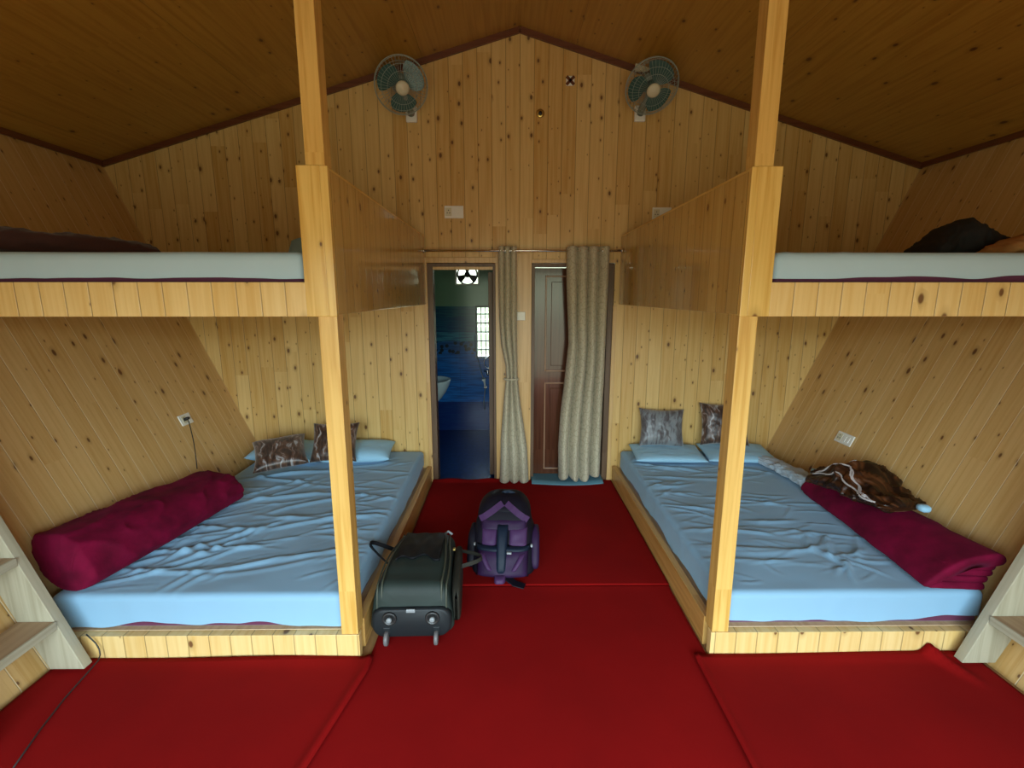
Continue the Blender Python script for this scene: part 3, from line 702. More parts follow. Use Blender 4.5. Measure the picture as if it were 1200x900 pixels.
# ------------------------------------------------------------------ blankets
def bundle(name, m, path, prof, seed, label, cat, group=None, nu=110, nv=72, folds=0.012, ridge=0.0, wrap=3.0, UVs=(1, 1), lean=0.0):
    """closed cloth bundle swept along a path; prof(t) -> (half width, height); the base lies on path z"""
    P = [Vector(p) for p in path]
    V = np.zeros((nu, nv, 3)); UV = np.zeros((nu, nv, 2))
    def at(t):
        f = t * (len(P) - 1); i = min(int(f), len(P) - 2); return P[i].lerp(P[i + 1], f - i), (P[i + 1] - P[i]).normalized()
    for i in range(nu):
        t = i / (nu - 1); c, d = at(t); side = Vector((d.y, -d.x, 0)).normalized()
        hw, hh = prof(t)
        endf = min(1.0, (1 - (2 * t - 1) ** 14)); cap = max(0.0, 1 - max(0, abs(2 * t - 1) - 0.94) / 0.06) ** 0.5
        hw_, hh_ = hw * (0.55 + 0.45 * cap), hh * (0.50 + 0.50 * cap)
        for j in range(nv):
            a = 2 * PI * j / nv
            ca, sa = math.cos(a), math.sin(a)
            ex = 2.0 / 2.7
            x = hw_ * math.copysign(abs(ca) ** ex, ca); z = hh_ / 2 * (1 + math.copysign(abs(sa) ** ex, sa))
            p = c + side * (x + lean * z) + Vector((0, 0, z))
            nrm = side * ca + Vector((0, 0, sa))
            q = Vector((t * wrap + seed, ca * 0.7, sa * 0.7 + seed))
            nzv = mnoise.fractal(q * 1.6, 1.0, 2.0, 4)
            rd = 1 - abs(mnoise.noise(Vector((t * wrap * 2.2 + ca * 1.2 + seed, sa * 1.5 + seed * 2, ca))) * 2.4)
            off = folds * nzv + ridge * max(0, rd) ** 3
            if sa < -0.3: off *= max(0.0, 1 - (-sa - 0.3) / 0.5) * 1.0
            p = p + nrm * off
            V[i, j] = p; UV[i, j] = (a / (2 * PI) * UVs[0], t * UVs[1])
    bundle.V = V
    verts = V.reshape(-1, 3).tolist(); faces = [(i * nv + j, (i + 1) * nv + j, (i + 1) * nv + (j + 1) % nv, i * nv + (j + 1) % nv) for i in range(nu - 1) for j in range(nv)]
    faces += [tuple(range(nv)), tuple(reversed(range((nu - 1) * nv, nu * nv)))]
    me = bpy.data.meshes.new(name); me.from_pydata(verts, [], faces)
    uvl = me.uv_layers.new(name='UVMap'); F = UV.reshape(-1, 2)
    for l in me.loops: uvl.data[l.index].uv = F[l.vertex_index]
    bm = new_bm(); bm.from_mesh(me); bmesh.ops.recalc_face_normals(bm, faces=bm.faces[:]); bm.to_mesh(me); bm.free()
    for p in me.polygons: p.use_smooth = len(p.vertices) == 4
    me.materials.append(M[m])
    o = bpy.data.objects.new(name, me); C.collection.objects.link(o)
    return tag(o, label, cat, group) if label else o

lb = bundle('blanket', 'burgundy', [(-2.095, 2.075, ST), (-2.04, 2.45, ST), (-1.99, 2.85, ST), (-1.95, 3.14, ST)], lambda t: (0.150 + 0.02 * math.sin(3 * t) + 0.015 * t, 0.265 - 0.075 * t), 2.0,
       'rolled burgundy plush blanket on the lower left bed, along the leaning wall', 'blanket', 'burgundy plush blankets', folds=0.011, ridge=0.014, lean=-0.42, wrap=2.2)

# folded burgundy blanket: stacked loops with the folds showing at the near end
rb = empty('blanket', 'folded burgundy plush blanket on the lower right bed, layered folds facing front', 'blanket', (2.19, 2.045, ST), (0, 0, 0), 'burgundy plush blankets')
def slab(w0, w1, zc, th, seed, y0=0.0, y1=1.16, nx=30, ny=60, skew=0.0):
    """one soft layer with rounded sides; long axis y"""
    ring = []
    bm = new_bm(); rings = []
    for i in range(ny):
        t = i / (ny - 1); y = y0 + (y1 - y0) * t
        nar = 1 - 0.32 * t
        pts = []
        for (x, z) in rrect(w1 - w0, th, th * 0.48, 6):
            u = x / (w1 - w0)
            zz = zc * (1 - 0.25 * t) + z * (1 - 0.2 * t) + skew * u + 0.012 * mnoise.fractal(Vector((x * 6 + seed, y * 4, seed)), 1, 2, 3)
            pts.append(((w0 + w1) / 2 * 1.0 + x * nar + 0.05 * t + 0.008 * mnoise.noise(Vector((y * 6, seed, z * 9))), y + 0.012 * mnoise.noise(Vector((x * 9, seed * 3, z * 20))) - 0.02 * u * (1 - t), zz))
        rings.append(pts)
    add_loft(bm, rings)
    return bm
for k_, (w0, w1, zc, th, sk) in enumerate(((-0.165, 0.10, 0.018, 0.036, 0.0), (-0.155, 0.115, 0.052, 0.034, 0.004), (-0.135, 0.125, 0.085, 0.034, 0.016), (-0.105, 0.135, 0.118, 0.034, 0.03))):
    obj('fold_layer', slab(w0, w1, zc, th, k_ * 2.1 + 1), 'burgundy', rb, smooth=True)
# outer wrap: closed cloth sleeve folded over the layers
bm = new_bm(); rings = []
ny = 70
out_ = [(-0.19, 0.012), (-0.185, 0.045), (-0.15, 0.085), (-0.10, 0.130), (-0.03, 0.172), (0.05, 0.200), (0.12, 0.205), (0.158, 0.185), (0.165, 0.155), (0.150, 0.128)]
inn_ = [(0.132, 0.132), (0.145, 0.155), (0.138, 0.172), (0.115, 0.180), (0.05, 0.175), (-0.02, 0.150), (-0.085, 0.110), (-0.135, 0.068), (-0.168, 0.035), (-0.172, 0.012)]
for i in range(ny):
    t = i / (ny - 1); y = -0.005 + 1.19 * t
    pts = []
    for (x, z) in out_ + inn_:
        nz_ = mnoise.fractal(Vector((x * 5, y * 3.2, z * 6 + 4)), 1, 2, 4)
        pts.append((x * (1 - 0.32 * t) + 0.05 * t + 0.010 * nz_, y - 0.03 * z / 0.2 * (1 - t), max(0.001, z * (1 - 0.22 * t) + 0.018 * nz_ * min(1, z / 0.05))))
    rings.append(pts)
add_loft(bm, rings)
obj('outer_fold', bm, 'burgundy', rb, smooth=True)
for o in rb.children: o.modifiers.new('subsurf', 'SUBSURF').render_levels = 1

# brown satin throw bunched over the burgundy blanket
th = bundle('throw', 'fur_dark', [(2.14, 3.08, ST + 0.13), (2.19, 2.88, ST + 0.16), (2.22, 2.70, ST + 0.17), (2.25, 2.50, ST + 0.185)], lambda t: (0.13 + 0.05 * math.sin(PI * t), 0.10 + 0.09 * math.sin(PI * min(1, t * 1.2)) ** 2 - 0.055 * t), 5.0,
       None, None, folds=0.030, ridge=0.022, wrap=3.0, UVs=(0.5, 0.35), lean=-0.30)
tag(th, 'dark brown satin throw with silver streaks, bunched over the folded burgundy blanket', 'throw')
TV = bundle.V
for i0, i1, j0, j1, wob in ((10, 96, 4, 5, 1.5), (20, 88, 15, 7, 1.5), (50, 98, 12, 5, 1), (12, 44, 6, 17, 1)):
    bm = new_bm(); pts = []
    for q in range(24):
        f = q / 23; ii = int(i0 + (i1 - i0) * f); jj = j0 + (j1 - j0) * f + wob * math.sin(q * 0.8); ja = int(jj); fr_ = jj - ja
        p = Vector(TV[ii, ja % 72]).lerp(Vector(TV[ii, (ja + 1) % 72]), fr_); pts.append(p + Vector((-0.002, 0, 0.002)))
    pts = [pts[0]] + [(pts[k_ - 1] + pts[k_] * 2 + pts[k_ + 1]) / 4 for k_ in range(1, 23)] + [pts[-1]]
    add_tube(bm, pts, 0.0055, 8); obj('satin_hem', bm, 'satin', th, smooth=True)
tw = bundle('towel', 'towel', [(2.12, 3.86, ST), (2.20, 3.62, ST), (2.22, 3.42, ST), (2.19, 3.24, ST)], lambda t: (0.045 + 0.03 * math.sin(PI * t), 0.05 + 0.03 * t), 8.0,
       'long crumpled white cloth along the wall edge of the lower right bed', 'cloth', folds=0.02, ridge=0.012)
t2 = bundle('tissue', 'pillow', [(2.27, 3.34, ST), (2.30, 3.25, ST), (2.31, 3.17, ST)], lambda t: (0.03, 0.12 + 0.02 * t), 11.0,
       'small bright white cloth tucked behind the brown throw against the wall', 'cloth', folds=0.015, ridge=0.01, nu=30, nv=28)
bm = new_bm(); rings = [[(2.325 + x, 2.435 + y_, ST + 0.222 + z) for x, z in rrect(0.06 * s_, 0.04 * s_, 0.018 * s_)] for y_, s_ in ((0, .5), (.01, .9), (.03, 1), (.05, .9), (.058, .5))]
add_loft(bm, rings); tag(obj('cloth_tag', bm, 'pillow', smooth=True), 'small white cloth end at the near tip of the brown throw', 'cloth')

# upper bunks: what lies on them
UB = UT + 0.014
bundle('blanket', 'dark_blanket', [(-2.66, 2.30, UB), (-2.45, 2.42, UB), (-2.2, 2.62, UB), (-2.02, 2.84, UB)], lambda t: (0.15, 0.10 + 0.03 * math.sin(PI * t) - 0.05 * max(0, t - .6)), 14.0,
       'dark brown blanket lying flat on the upper left bunk against the wall', 'blanket', folds=0.02, ridge=0.01, nu=60, nv=48)
bundle('jacket', 'black_cloth', [(2.24, 2.66, UB), (2.38, 2.64, UB), (2.52, 2.62, UB), (2.72, 2.60, UB)], lambda t: (0.14, 0.05 + 0.145 * math.sin(PI * min(1, t * 1.05 + 0.05)) ** 1.3), 17.0,
       'black crumpled garment heaped on the upper right bunk against the wall', 'garment', folds=0.02, ridge=0.012, nu=60, nv=48)
bundle('blanket', 'tan_cloth', [(2.33, 2.34, UB), (2.5, 2.34, UB), (2.72, 2.32, UB)], lambda t: (0.10, 0.04 + 0.075 * min(1, t * 1.6)), 19.0,
       'tan folded cloth in front of the black garment on the upper right bunk', 'blanket', folds=0.014, ridge=0.008, nu=50, nv=40)
bundle('blanket', 'rust_cloth', [(2.44, 2.17, UB), (2.58, 2.16, UB), (2.76, 2.16, UB)], lambda t: (0.07, 0.03 + 0.05 * min(1, t * 2)), 23.0,
       'rust orange cloth at the front edge of the upper right bunk', 'blanket', folds=0.012, ridge=0.008, nu=50, nv=40)

# ------------------------------------------------------------------ ladders
def ladder(side, label):
    s = side; wl = LX if s < 0 else RX
    x0 = -1.93 if s < 0 else 2.10            # aisle edge of the stringer at the floor
    lean = 0.375; wd = 0.155
    Y0, Y1 = 1.905, 1.95; Yn0, Yn1 = 1.44, 1.485
    root = empty('bunk_ladder', label, 'ladder', (x0, Y1, 0), group='whitewashed bunk ladders')
    inv = Matrix.Translation((-x0, -Y1, 0))
    ztop = 1.80
    # foot of the stringer is cut level with the floor, kept clear of the wall
    for ya, yb in ((Y0, Y1), (Yn0, Yn1)):
        bm = new_bm()
        foot = min(wd, abs(wl(0.02) - x0) - 0.012)
        poly = [(x0, 0.036), (x0 + s * lean * ztop, ztop), (x0 + s * (lean * ztop + wd), ztop), (x0 + s * (wd + lean * 0.25), 0.25), (x0 + s * foot, 0.036)]
        add_prism(bm, poly, ya, yb)
        o = obj('stringer', bm, 'ladder', root, bevel=0.003); o.matrix_parent_inverse = inv
    for i in range(6):
        z = 0.28 + 0.31 * i
        if z > 1.7: break
        bm = new_bm()
        xa = x0 + s * (lean * z - 0.012)
        add_box(bm, (min(xa, xa + s * 0.16), Yn1, z - 0.035), (max(xa, xa + s * 0.16), Y0, z))
        o = obj('tread', bm, 'tread', root, grain='y', bevel=0.003); o.matrix_parent_inverse = inv
        bm = new_bm()
        add_box(bm, (min(xa + s * .002, xa - s * 0.010), Yn1, z - 0.037), (max(xa + s * .002, xa - s * 0.010), Y0, z + 0.001))
        e = obj('nosing', bm, 'ladder', o, grain='y', bevel=0.003); e.matrix_parent_inverse = Matrix.Identity(4)
    return root
ladder(-1, 'whitewashed wooden ladder with brown treads, against the front of the left bunk')
ladder(1, 'whitewashed wooden ladder with brown treads, against the front of the right bunk')

# ------------------------------------------------------------------ curtain rod and curtains
bm = new_bm(); add_tube(bm, [(-0.70, 4.115, 2.075), (0.955, 4.115, 2.075)], 0.0095, 14)
rod = tag(obj('curtain_rod', bm, 'steel', smooth=True), 'thin steel curtain rod across both doors, between the bunk panels', 'curtain rod')
for x in (-0.697, 0.955):
    bm = new_bm(); add_lathe(bm, [(0.022, 0), (0.022, 0.006), (0.012, 0.010)], 20, (1 if x < 0 else -1, 0, 0), (x - (0.006 if x < 0 else -0.006), 4.115, 2.075)); obj('end_socket', bm, 'steel', rod, smooth=True)

def curtain(xl, xr, folds, amp, ztop, zbot, label, seed, eyes, hem=None):
    n, m_ = 150, 110
    root = empty('curtain', label, 'curtain', ((xl(1) + xr(1)) / 2, 4.115, ztop), group='leaf print door curtains')
    V = np.zeros((n, m_, 3)); UV = np.zeros((n, m_, 2))
    for i in range(n):
        u = i / (n - 1)
        for j in range(m_):
            t = j / (m_ - 1); z = zbot + (ztop - zbot) * t
            a, b = xl(t), xr(t); wv = min(1.0, (b - a) / (xr(1) - xl(1)))
            ph = 2 * PI * folds * u + 0.25 * mnoise.noise(Vector((u * 3, t * 2, seed)))
            am = amp * (0.75 + 0.5 * (1 - t)) * (0.55 + 0.45 * wv)
            zz = z if hem is None else z + hem(u) * (1 - t) ** 6
            V[i, j] = (a + (b - a) * u + 0.008 * mnoise.noise(Vector((u * 4, t * 5, seed + 3))), am * (1.0 - 2.0 * abs(math.sin(ph / 2)) ** 0.5) + 0.005 * mnoise.noise(Vector((u * 7, t * 9, seed + 5))), zz - ztop)
            V[i, j, 0] -= (xl(1) + xr(1)) / 2
            UV[i, j] = (u * folds * 0.16, z)
    o = grid_obj('cloth', V, 'curtain', root, UV, thick=0.0015)
    for q in range(eyes):
        u = (q + 0.5) / eyes; x = xl(1) + (xr(1) - xl(1)) * u - (xl(1) + xr(1)) / 2
        bm = new_bm(); add_tube(bm, [(x, 0.021 * math.cos(2 * PI * k_ / 20), 2.075 - ztop + 0.021 * math.sin(2 * PI * k_ / 20)) for k_ in range(20)], 0.0045, 8, True)
        obj('eyelet', bm, 'steel', root, smooth=True)
    return root
def interp(tab):
    return lambda t: float(np.interp(t, [a for a, b in tab], [b for a, b in tab]))
c1 = curtain(interp([(0, -0.078), (0.2, -0.064), (0.40, -0.030), (0.47, -0.016), (0.52, -0.022), (0.60, -0.058), (0.70, -0.076), (1, -0.080)]),
        interp([(0, 0.190), (0.15, 0.175), (0.34, 0.115), (0.46, 0.085), (0.5, 0.082), (1, 0.080)]), 3, 0.032, 2.11, 0.03,
        'leaf print curtain tied in at the waist, hanging between the two doors', 1.0, 4)
bm = new_bm(); add_tube(bm, [(0.03 + 0.058 * math.cos(2 * PI * k_ / 24), 0.036 * math.sin(2 * PI * k_ / 24), 0.985 - 2.11) for k_ in range(24)], 0.010, 8, True); obj('tieback', bm, 'curtain', c1, smooth=True)
curtain(interp([(0, 0.465), (0.15, 0.455), (0.30, 0.475), (0.6, 0.53), (0.85, 0.502), (1, 0.497)]), interp([(0, 0.842), (0.3, 0.85), (1, 0.862)]), 4, 0.056, 2.11, 0.05,
        'wide leaf print curtain with four deep folds, hanging before the brown door', 4.0, 8, hem=lambda u: 0.02 * math.sin(u * 9) + 0.03 * u)

# mat at the foot of the brown door
xs = np.linspace(0.215, 0.87, 50); V = np.zeros((50, 24, 3))
for i, x in enumerate(xs):
    u = (x - 0.215) / 0.655
    for j in range(24):
        t = j / 23; front = 4.095 - 0.035 * math.sin(PI * u) - 0.01
        V[i, j] = (x, front + (4.30 - front) * t, 0.040 + 0.004 * math.sin(u * 7 + t * 3) - 0.015 * math.exp(-(t / 0.1) ** 2))
tag(grid_obj('doormat', V, 'doormat', thick=0.012), 'blue grey mat at the foot of the brown door, under the wide curtain', 'doormat')

# ------------------------------------------------------------------ wall fans
def fan(loc, base, yaw, tilt, label, spin):
    """base plate on the back wall at base; head centred at loc"""
    root = empty('wall_fan', label, 'fan', base, group='wall fans')
    L = Vector(loc) - Vector(base)
    bm = new_bm(); add_box(bm, (-0.045, -0.03, -0.06), (0.045, -0.001, 0.06)); obj('wall_bracket', bm, 'white_plastic', root, bevel=0.008)
    bm = new_bm(); add_tube(bm, [(0, -0.025, 0.0), (0, -0.075, 0.02), (L.x * .6, L.y * .75, L.z * .55), (L.x, L.y + 0.07, L.z - 0.02)], [0.028, 0.026, 0.022, 0.024], 14); obj('arm', bm, 'fan_grey', root, smooth=True)
    head = bpy.data.objects.new('fan_head', None)
    mtx = Matrix.Translation(L) @ Matrix.Rotation(yaw, 4, 'Z') @ Matrix.Rotation(tilt, 4, 'X')
    def part(name, bm, m, smooth=True, parent=root):
        bmesh.ops.transform(bm, matrix=mtx, verts=bm.verts[:]); return obj(name, bm, m, parent, smooth=smooth)
    # local: -Y looks into the room
    bm = new_bm(); add_lathe(bm, [(0.03, 0.14), (0.058, 0.13), (0.066, 0.09), (0.066, 0.055), (0.045, 0.045)], 28, (0, 1, 0)); part('motor', bm, 'fan_grey')
    Rr = 0.198
    cage = new_bm()
    for r_, y_ in ((Rr, 0.0), (Rr * .985, -0.022), (Rr * .985, 0.022), (0.155, -0.055), (0.11, -0.066), (0.15, 0.055), (0.07, 0.062)):
        add_tube(cage, [(r_ * math.cos(2 * PI * q / 48), y_, r_ * math.sin(2 * PI * q / 48)) for q in range(48)], 0.0036 if r_ == Rr else 0.0016, 6, True)
    for q in range(44):
        a = 2 * PI * q / 44; c_, s_ = math.cos(a), math.sin(a)
        for sg, hub in ((-1, 0.045), (1, 0.06)):
            add_tube(cage, [(r_ * c_, sg * y_, r_ * s_) for r_, y_ in ((Rr, 0.004), (Rr * .985, 0.022), (0.155, 0.055), (0.11, 0.066), (hub, 0.066))], 0.0011, 4)
    part('cage', cage, 'fan_wire')
    bm = new_bm(); add_lathe(bm, [(0.001, -0.084), (0.036, -0.080), (0.050, -0.070), (0.050, -0.060), (0.03, -0.055)], 30, (0, 1, 0)); part('cap', bm, 'ivory')
    bm = new_bm(); add_lathe(bm, [(0.001, -0.035), (0.028, -0.03), (0.034, 0.0), (0.034, 0.04)], 24, (0, 1, 0)); part('hub', bm, 'fan_teal')
    for q in range(3):
        a0 = spin + q * 2 * PI / 3
        bm = new_bm(); nu, nv = 14, 16; top = []
        for sgn in (1, -1):
            G_ = []
            for i in range(nu):
                t = i / (nu - 1); r_ = 0.030 + (0.178 - 0.03) * t
                half = 0.30 + 0.62 * math.sin(PI * min(1, t * 0.62 + 0.10)) * (1 - 0.30 * t)
                row = []
                for j in range(nv):
                    w_ = (j / (nv - 1) * 2 - 1)
                    rr = r_ * (1 - 0.06 * w_ * w_ * t)
                    a = a0 + w_ * half + 0.25 * t
                    row.append(bm.verts.new((rr * math.cos(a), w_ * 0.026 * (0.5 + .5 * t) + sgn * 0.0012, rr * math.sin(a))))
                G_.append(row)
            for i in range(nu - 1):
                for j in range(nv - 1):
                    f = [G_[i][j], G_[i + 1][j], G_[i + 1][j + 1], G_[i][j + 1]]
                    bm.faces.new(f if sgn < 0 else list(reversed(f)))
        part('blade', bm, 'fan_teal')
    return root
fan((-0.800, 3.945, 3.262), (-0.775, BACK, 3.145), R_(20), R_(34), 'wall fan above the bathroom door side, facing forward, near the left roof slope', 0.5)
fan((1.095, 3.945, 3.262), (1.075, BACK, 3.155), R_(2), R_(44), 'wall fan tipped steeply down, high by the right roof slope', 1.0)
bm = new_bm(); add_box(bm, (1.015, BACK - 0.05, 3.455), (1.125, BACK - 0.026, 3.54)); tag(obj('junction_box', bm, 'ivory', bevel=0.006), 'small ivory junction box behind the right wall fan', 'junction box')

# ------------------------------------------------------------------ switch plates, sockets, cables
def plate(name, wid, hei, th, mtx, label, cat, group, cells):
    root = empty(name, label, cat, (0, 0, 0), group=group); root.matrix_world = mtx
    bm = new_bm(); add_box(bm, (-wid / 2, -th, -hei / 2), (wid / 2, -0.0005, hei / 2)); obj('cover_plate', bm, 'white_plastic', root, bevel=0.004)
    for kind, x, w_ in cells:
        if kind == 'switch':
            bm = new_bm(); v = add_box(bm, (x - w_ / 2, -th - 0.005, -hei * 0.28), (x + w_ / 2, -th, hei * 0.28))
            v[4].co.y += 0.003; v[5].co.y += 0.003; obj('rocker', bm, 'white_plastic', root, bevel=0.001)
        else:
            bm = new_bm(); add_box(bm, (x - w_ / 2, -th - 0.003, -hei * 0.33), (x + w_ / 2, -th, hei * 0.33)); so = obj('socket', bm, 'ivory', root, bevel=0.002)
            for dx, dz in ((0, 0.013), (-0.010, -0.008), (0.010, -0.008)):
                bm = new_bm(); add_lathe(bm, [(0.0042, 0), (0.0042, 0.002), (0.001, 0.002)], 12, (0, -1, 0), (x + dx, -th - 0.0025, dz)); obj('pin_hole', bm, 'dark_plastic', so)
    return root
Tm = lambda x, y, z: Matrix.Translation((x, y, z))
plate('switch_plate', 0.16, 0.10, 0.012, Tm(-0.45, BACK, 2.395), 'white switch and socket plate on the back wall above the bathroom door', 'switch plate', 'switch plates', (('socket', -0.045, 0.05), ('switch', 0.012, 0.024), ('switch', 0.042, 0.024)))
plate('switch_plate', 0.16, 0.10, 0.012, Tm(1.30, BACK, 2.385), 'white switch plate on the back wall, half hidden behind the right bunk panel', 'switch plate', 'switch plates', (('socket', -0.045, 0.05), ('switch', 0.012, 0.024), ('switch', 0.042, 0.024)))
plate('switch_plate', 0.075, 0.075, 0.010, Tm(0.115, BACK - 0.016, 1.53), 'tiny white switch on the pale board between the two doors', 'switch plate', 'switch plates', (('switch', 0.0, 0.026),))
la = math.atan(0.434); ra = math.atan(0.432)
zL = 0.775; mL = Tm(LX(zL), 3.54, zL) @ Matrix.Rotation(la, 4, 'Y').inverted() @ Matrix.Rotation(R_(90), 4, 'Z')
plate('switch_plate', 0.125, 0.085, 0.010, mL, 'white socket plate on the leaning left wall, black plug in it', 'switch plate', 'switch plates', (('socket', -0.02, 0.045), ('switch', 0.035, 0.03)))
zR = 0.645; mR = Tm(RX(zR), 3.42, zR) @ Matrix.Rotation(ra, 4, 'Y') @ Matrix.Rotation(R_(-90), 4, 'Z')
plate('switch_plate', 0.17, 0.085, 0.010, mR, 'wide white switch plate on the leaning right wall above the brown throw', 'switch plate', 'switch plates', (('socket', -0.045, 0.05), ('switch', 0.012, 0.024), ('switch', 0.045, 0.024)))
# charger cord from the left socket down to the blanket
nL = (mL.to_3x3() @ Vector((0, -1, 0))).normalized(); p0 = mL @ Vector((-0.02, -0.012, 0.0))
cd = empty('charger_cord', 'black plug and thin cord hanging from the left wall socket to the burgundy roll', 'cord', p0)
bm = new_bm(); q0 = Vector((0, 0, 0)); add_tube(bm, [q0, nL * 0.02, nL * 0.04], [0.012, 0.013, 0.008], 10); obj('plug', bm, 'dark_plastic', cd, smooth=True)
bm = new_bm(); pts = []
for i in range(18):
    t = i / 17
    z = 0.02 * math.sin(PI * min(1, t * 3)) - 0.35 * t ** 1.2
    pts.append(nL * (0.04 + 0.02 * math.sin(PI * t)) + Vector((0.12 * t ** 1.2 + 0.0, -0.02 - 0.14 * t, z)))
add_tube(bm, pts, 0.0032, 6); obj('cord', bm, 'cable', cd, smooth=True)
bm = new_bm(); add_tube(bm, [(-1.962, 1.975, 0.16), (-1.945, 1.977, 0.135), (-1.928, 1.978, 0.11), (-1.915, 1.976, 0.08), (-1.907, 1.968, 0.058), (-1.903, 1.95, 0.044), (-1.90, 1.89, 0.034), (-1.88, 1.75, 0.030), (-1.84, 1.6, 0.030), (-1.79, 1.45, 0.030)], 0.0030, 8)
tag(obj('floor_cable', bm, 'cable', smooth=True), 'black cable running from the left bed curb down past the ladder foot', 'cable')

# ------------------------------------------------------------------ little fittings on the gable
root = empty('vent_cap', 'small white square vent plate with a dark cross, highest fitting on the back wall', 'vent', (0.505, BACK, 3.40))
bm = new_bm(); add_box(bm, (-0.034, -0.012, -0.036), (0.034, -0.001, 0.036)); obj('plate', bm, 'white_plastic', root, bevel=0.006)
for a in (45, -45):
    bm = new_bm(); add_box(bm, (-0.043, -0.017, -0.011), (0.043, -0.011, 0.011)); bmesh.ops.rotate(bm, verts=bm.verts[:], cent=(0, 0, 0), matrix=Matrix.Rotation(R_(a), 3, 'Y')); obj('cross_bar', bm, 'trim', root)
root = empty('ceiling_hook', 'small round brass ring fitting on the back wall, below the crossed vent plate', 'wall fitting', (0.267, BACK, 3.16))
bm = new_bm(); add_lathe(bm, [(0.033, 0), (0.033, 0.006), (0.026, 0.010), (0.001, 0.010)], 26, (0, -1, 0)); obj('rose', bm, 'brass', root, smooth=True)
bm = new_bm(); add_lathe(bm, [(0.016, 0.009), (0.016, 0.013), (0.001, 0.013)], 20, (0, -1, 0)); obj('dark_hole', bm, 'dark_plastic', root, smooth=True)

# ------------------------------------------------------------------ suitcase (rolling duffel lying along the bed)
sc_ = empty('suitcase', 'dark olive wheeled suitcase lying on the red carpet beside the left bed', 'suitcase', (-0.478, 2.10, 0.014), (0, 0, R_(1.2)))
Ls = 0.60
def case_dims(t):
    w_ = 0.425 - 0.055 * t; h_ = 0.262 + 0.018 * math.sin(PI * min(1, t * 1.1)) - 0.035 * max(0, t - 0.6)
    return w_, h_
bm = new_bm(); rings = []
NS = 44
for i in range(NS):
    t = i / (NS - 1); w_, h_ = case_dims(t)
    e = min(1.0, min(t, 1 - t) / 0.07); k_ = math.sqrt(max(0, 1 - (1 - e) ** 2)); ins = 0.045 * (1 - k_)
    ring = []
    for x, z in rrect(w_ - 2 * ins, h_ - 2 * ins, 0.055 - ins * 0.5, 7):
        n_ = mnoise.fractal(Vector((x * 6, t * 4, z * 6)), 1, 2, 3)
        zz = z + h_ / 2 + 0.022
        sagk = -0.022 * math.exp(-((t - 0.62) / 0.2) ** 2) * math.exp(-(x / 0.09) ** 2) if z > 0 else 0
        ring.append((x * (1 + 0.02 * n_) * (1 - 0.20 * max(0, z) / 0.14), -0.0 + t * Ls + (0.02 if False else 0) - (0.0 if z < 0 else -0.03 * (1 - t) * z / 0.13), zz + 0.006 * n_ + sagk))
    rings.append(ring)
add_loft(bm, rings); obj('body', bm, 'case', sc_, smooth=True, subsurf=1)
def on_top(x, t, lift=0.0):
    w_, h_ = case_dims(t); return (x, t * Ls + 0.03 * (1 - t), h_ + 0.022 + lift)
# shade in the sunken upper half of the lid, laid on as black cloth
V = np.zeros((26, 30, 3))
for i in range(26):
    x = -0.118 + 0.236 * i / 25
    for j in range(30):
        ta = 0.40 + 0.07 * math.sin(i * 0.5) * 0.5 + 0.06 * (abs(i - 12.5) / 12.5) ** 2 * -1
        t = ta + (0.93 - ta) * j / 29
        V[i, j] = on_top(x, t, 0.012 + 0.003 * math.sin(i * 0.7) * math.sin(j * 0.3))
grid_obj('lid_shade', V, 'case_dark', sc_, thick=0.010)
for s_ in (-1, 1):
    for off_ in (0.0, 0.026):
        bm = new_bm(); pts = []
        for i in range(26):
            t = 0.035 + 0.93 * i / 25; w_, h_ = case_dims(t)
            bow = 0.010 * math.sin(PI * t * 1.6)
            x = s_ * (w_ / 2 * (1 - 0.19) - 0.026 + off_ * 0.9 + bow)
            pts.append((x, t * Ls + 0.03 * (1 - t), h_ + 0.0285 - (0.002 if off_ == 0 else 0.017)))
        pts = [(pts[0][0], pts[0][1] - 0.035, 0.06), (pts[0][0], pts[0][1] - 0.033, 0.16), (pts[0][0], pts[0][1] - 0.018, pts[0][2] - 0.035)] + pts
        add_tube(bm, pts, 0.0048, 8); obj('piping', bm, 'piping', sc_, smooth=True)
bm = new_bm(); rings = [[(x * s_, y_, z * s_ + 0.105) for x, z in rrect(0.395, 0.155, 0.06)] for y_, s_ in ((-0.010, 0.90), (-0.006, 0.96), (0.004, 0.99), (0.03, 1.0))]
add_loft(bm, rings); bp_ = obj('base_plate', bm, 'case_plate', sc_, smooth=True)
for s_ in (-1, 1):
    bm = new_bm(); add_lathe(bm, [(0.036, 0.0), (0.034, 0.010), (0.026, 0.012), (0.024, 0.004)], 24, (0, -1, 0), (s_ * 0.105, -0.010, 0.135)); obj('wheel_housing', bm, 'dark_plastic', sc_, smooth=True)
    bm = new_bm(); add_lathe(bm, [(0.013, 0.0), (0.013, 0.016), (0.009, 0.019), (0.001, 0.019)], 18, (0, -1, 0), (s_ * 0.105, -0.014, 0.135)); obj('axle_cap', bm, 'grey_plastic', sc_, smooth=True)
    bm = new_bm(); add_lathe(bm, [(0.001, -0.0095), (0.030, -0.0095), (0.034, -0.006), (0.034, 0.006), (0.030, 0.0095), (0.001, 0.0095)], 26, (1, 0, 0), (s_ * 0.122, -0.022, 0.034)); obj('wheel', bm, 'wheel_grey', sc_, smooth=True)
    bm = new_bm(); add_box(bm, (s_ * 0.122 - 0.018, -0.013, 0.045), (s_ * 0.122 + 0.018, 0.03, 0.085)); obj('wheel_bracket', bm, 'case_plate', sc_, bevel=0.004)
bm = new_bm(); add_box(bm, (-0.022, -0.018, 0.168), (0.022, -0.010, 0.186)); obj('badge', bm, 'grey_plastic', sc_, bevel=0.003)
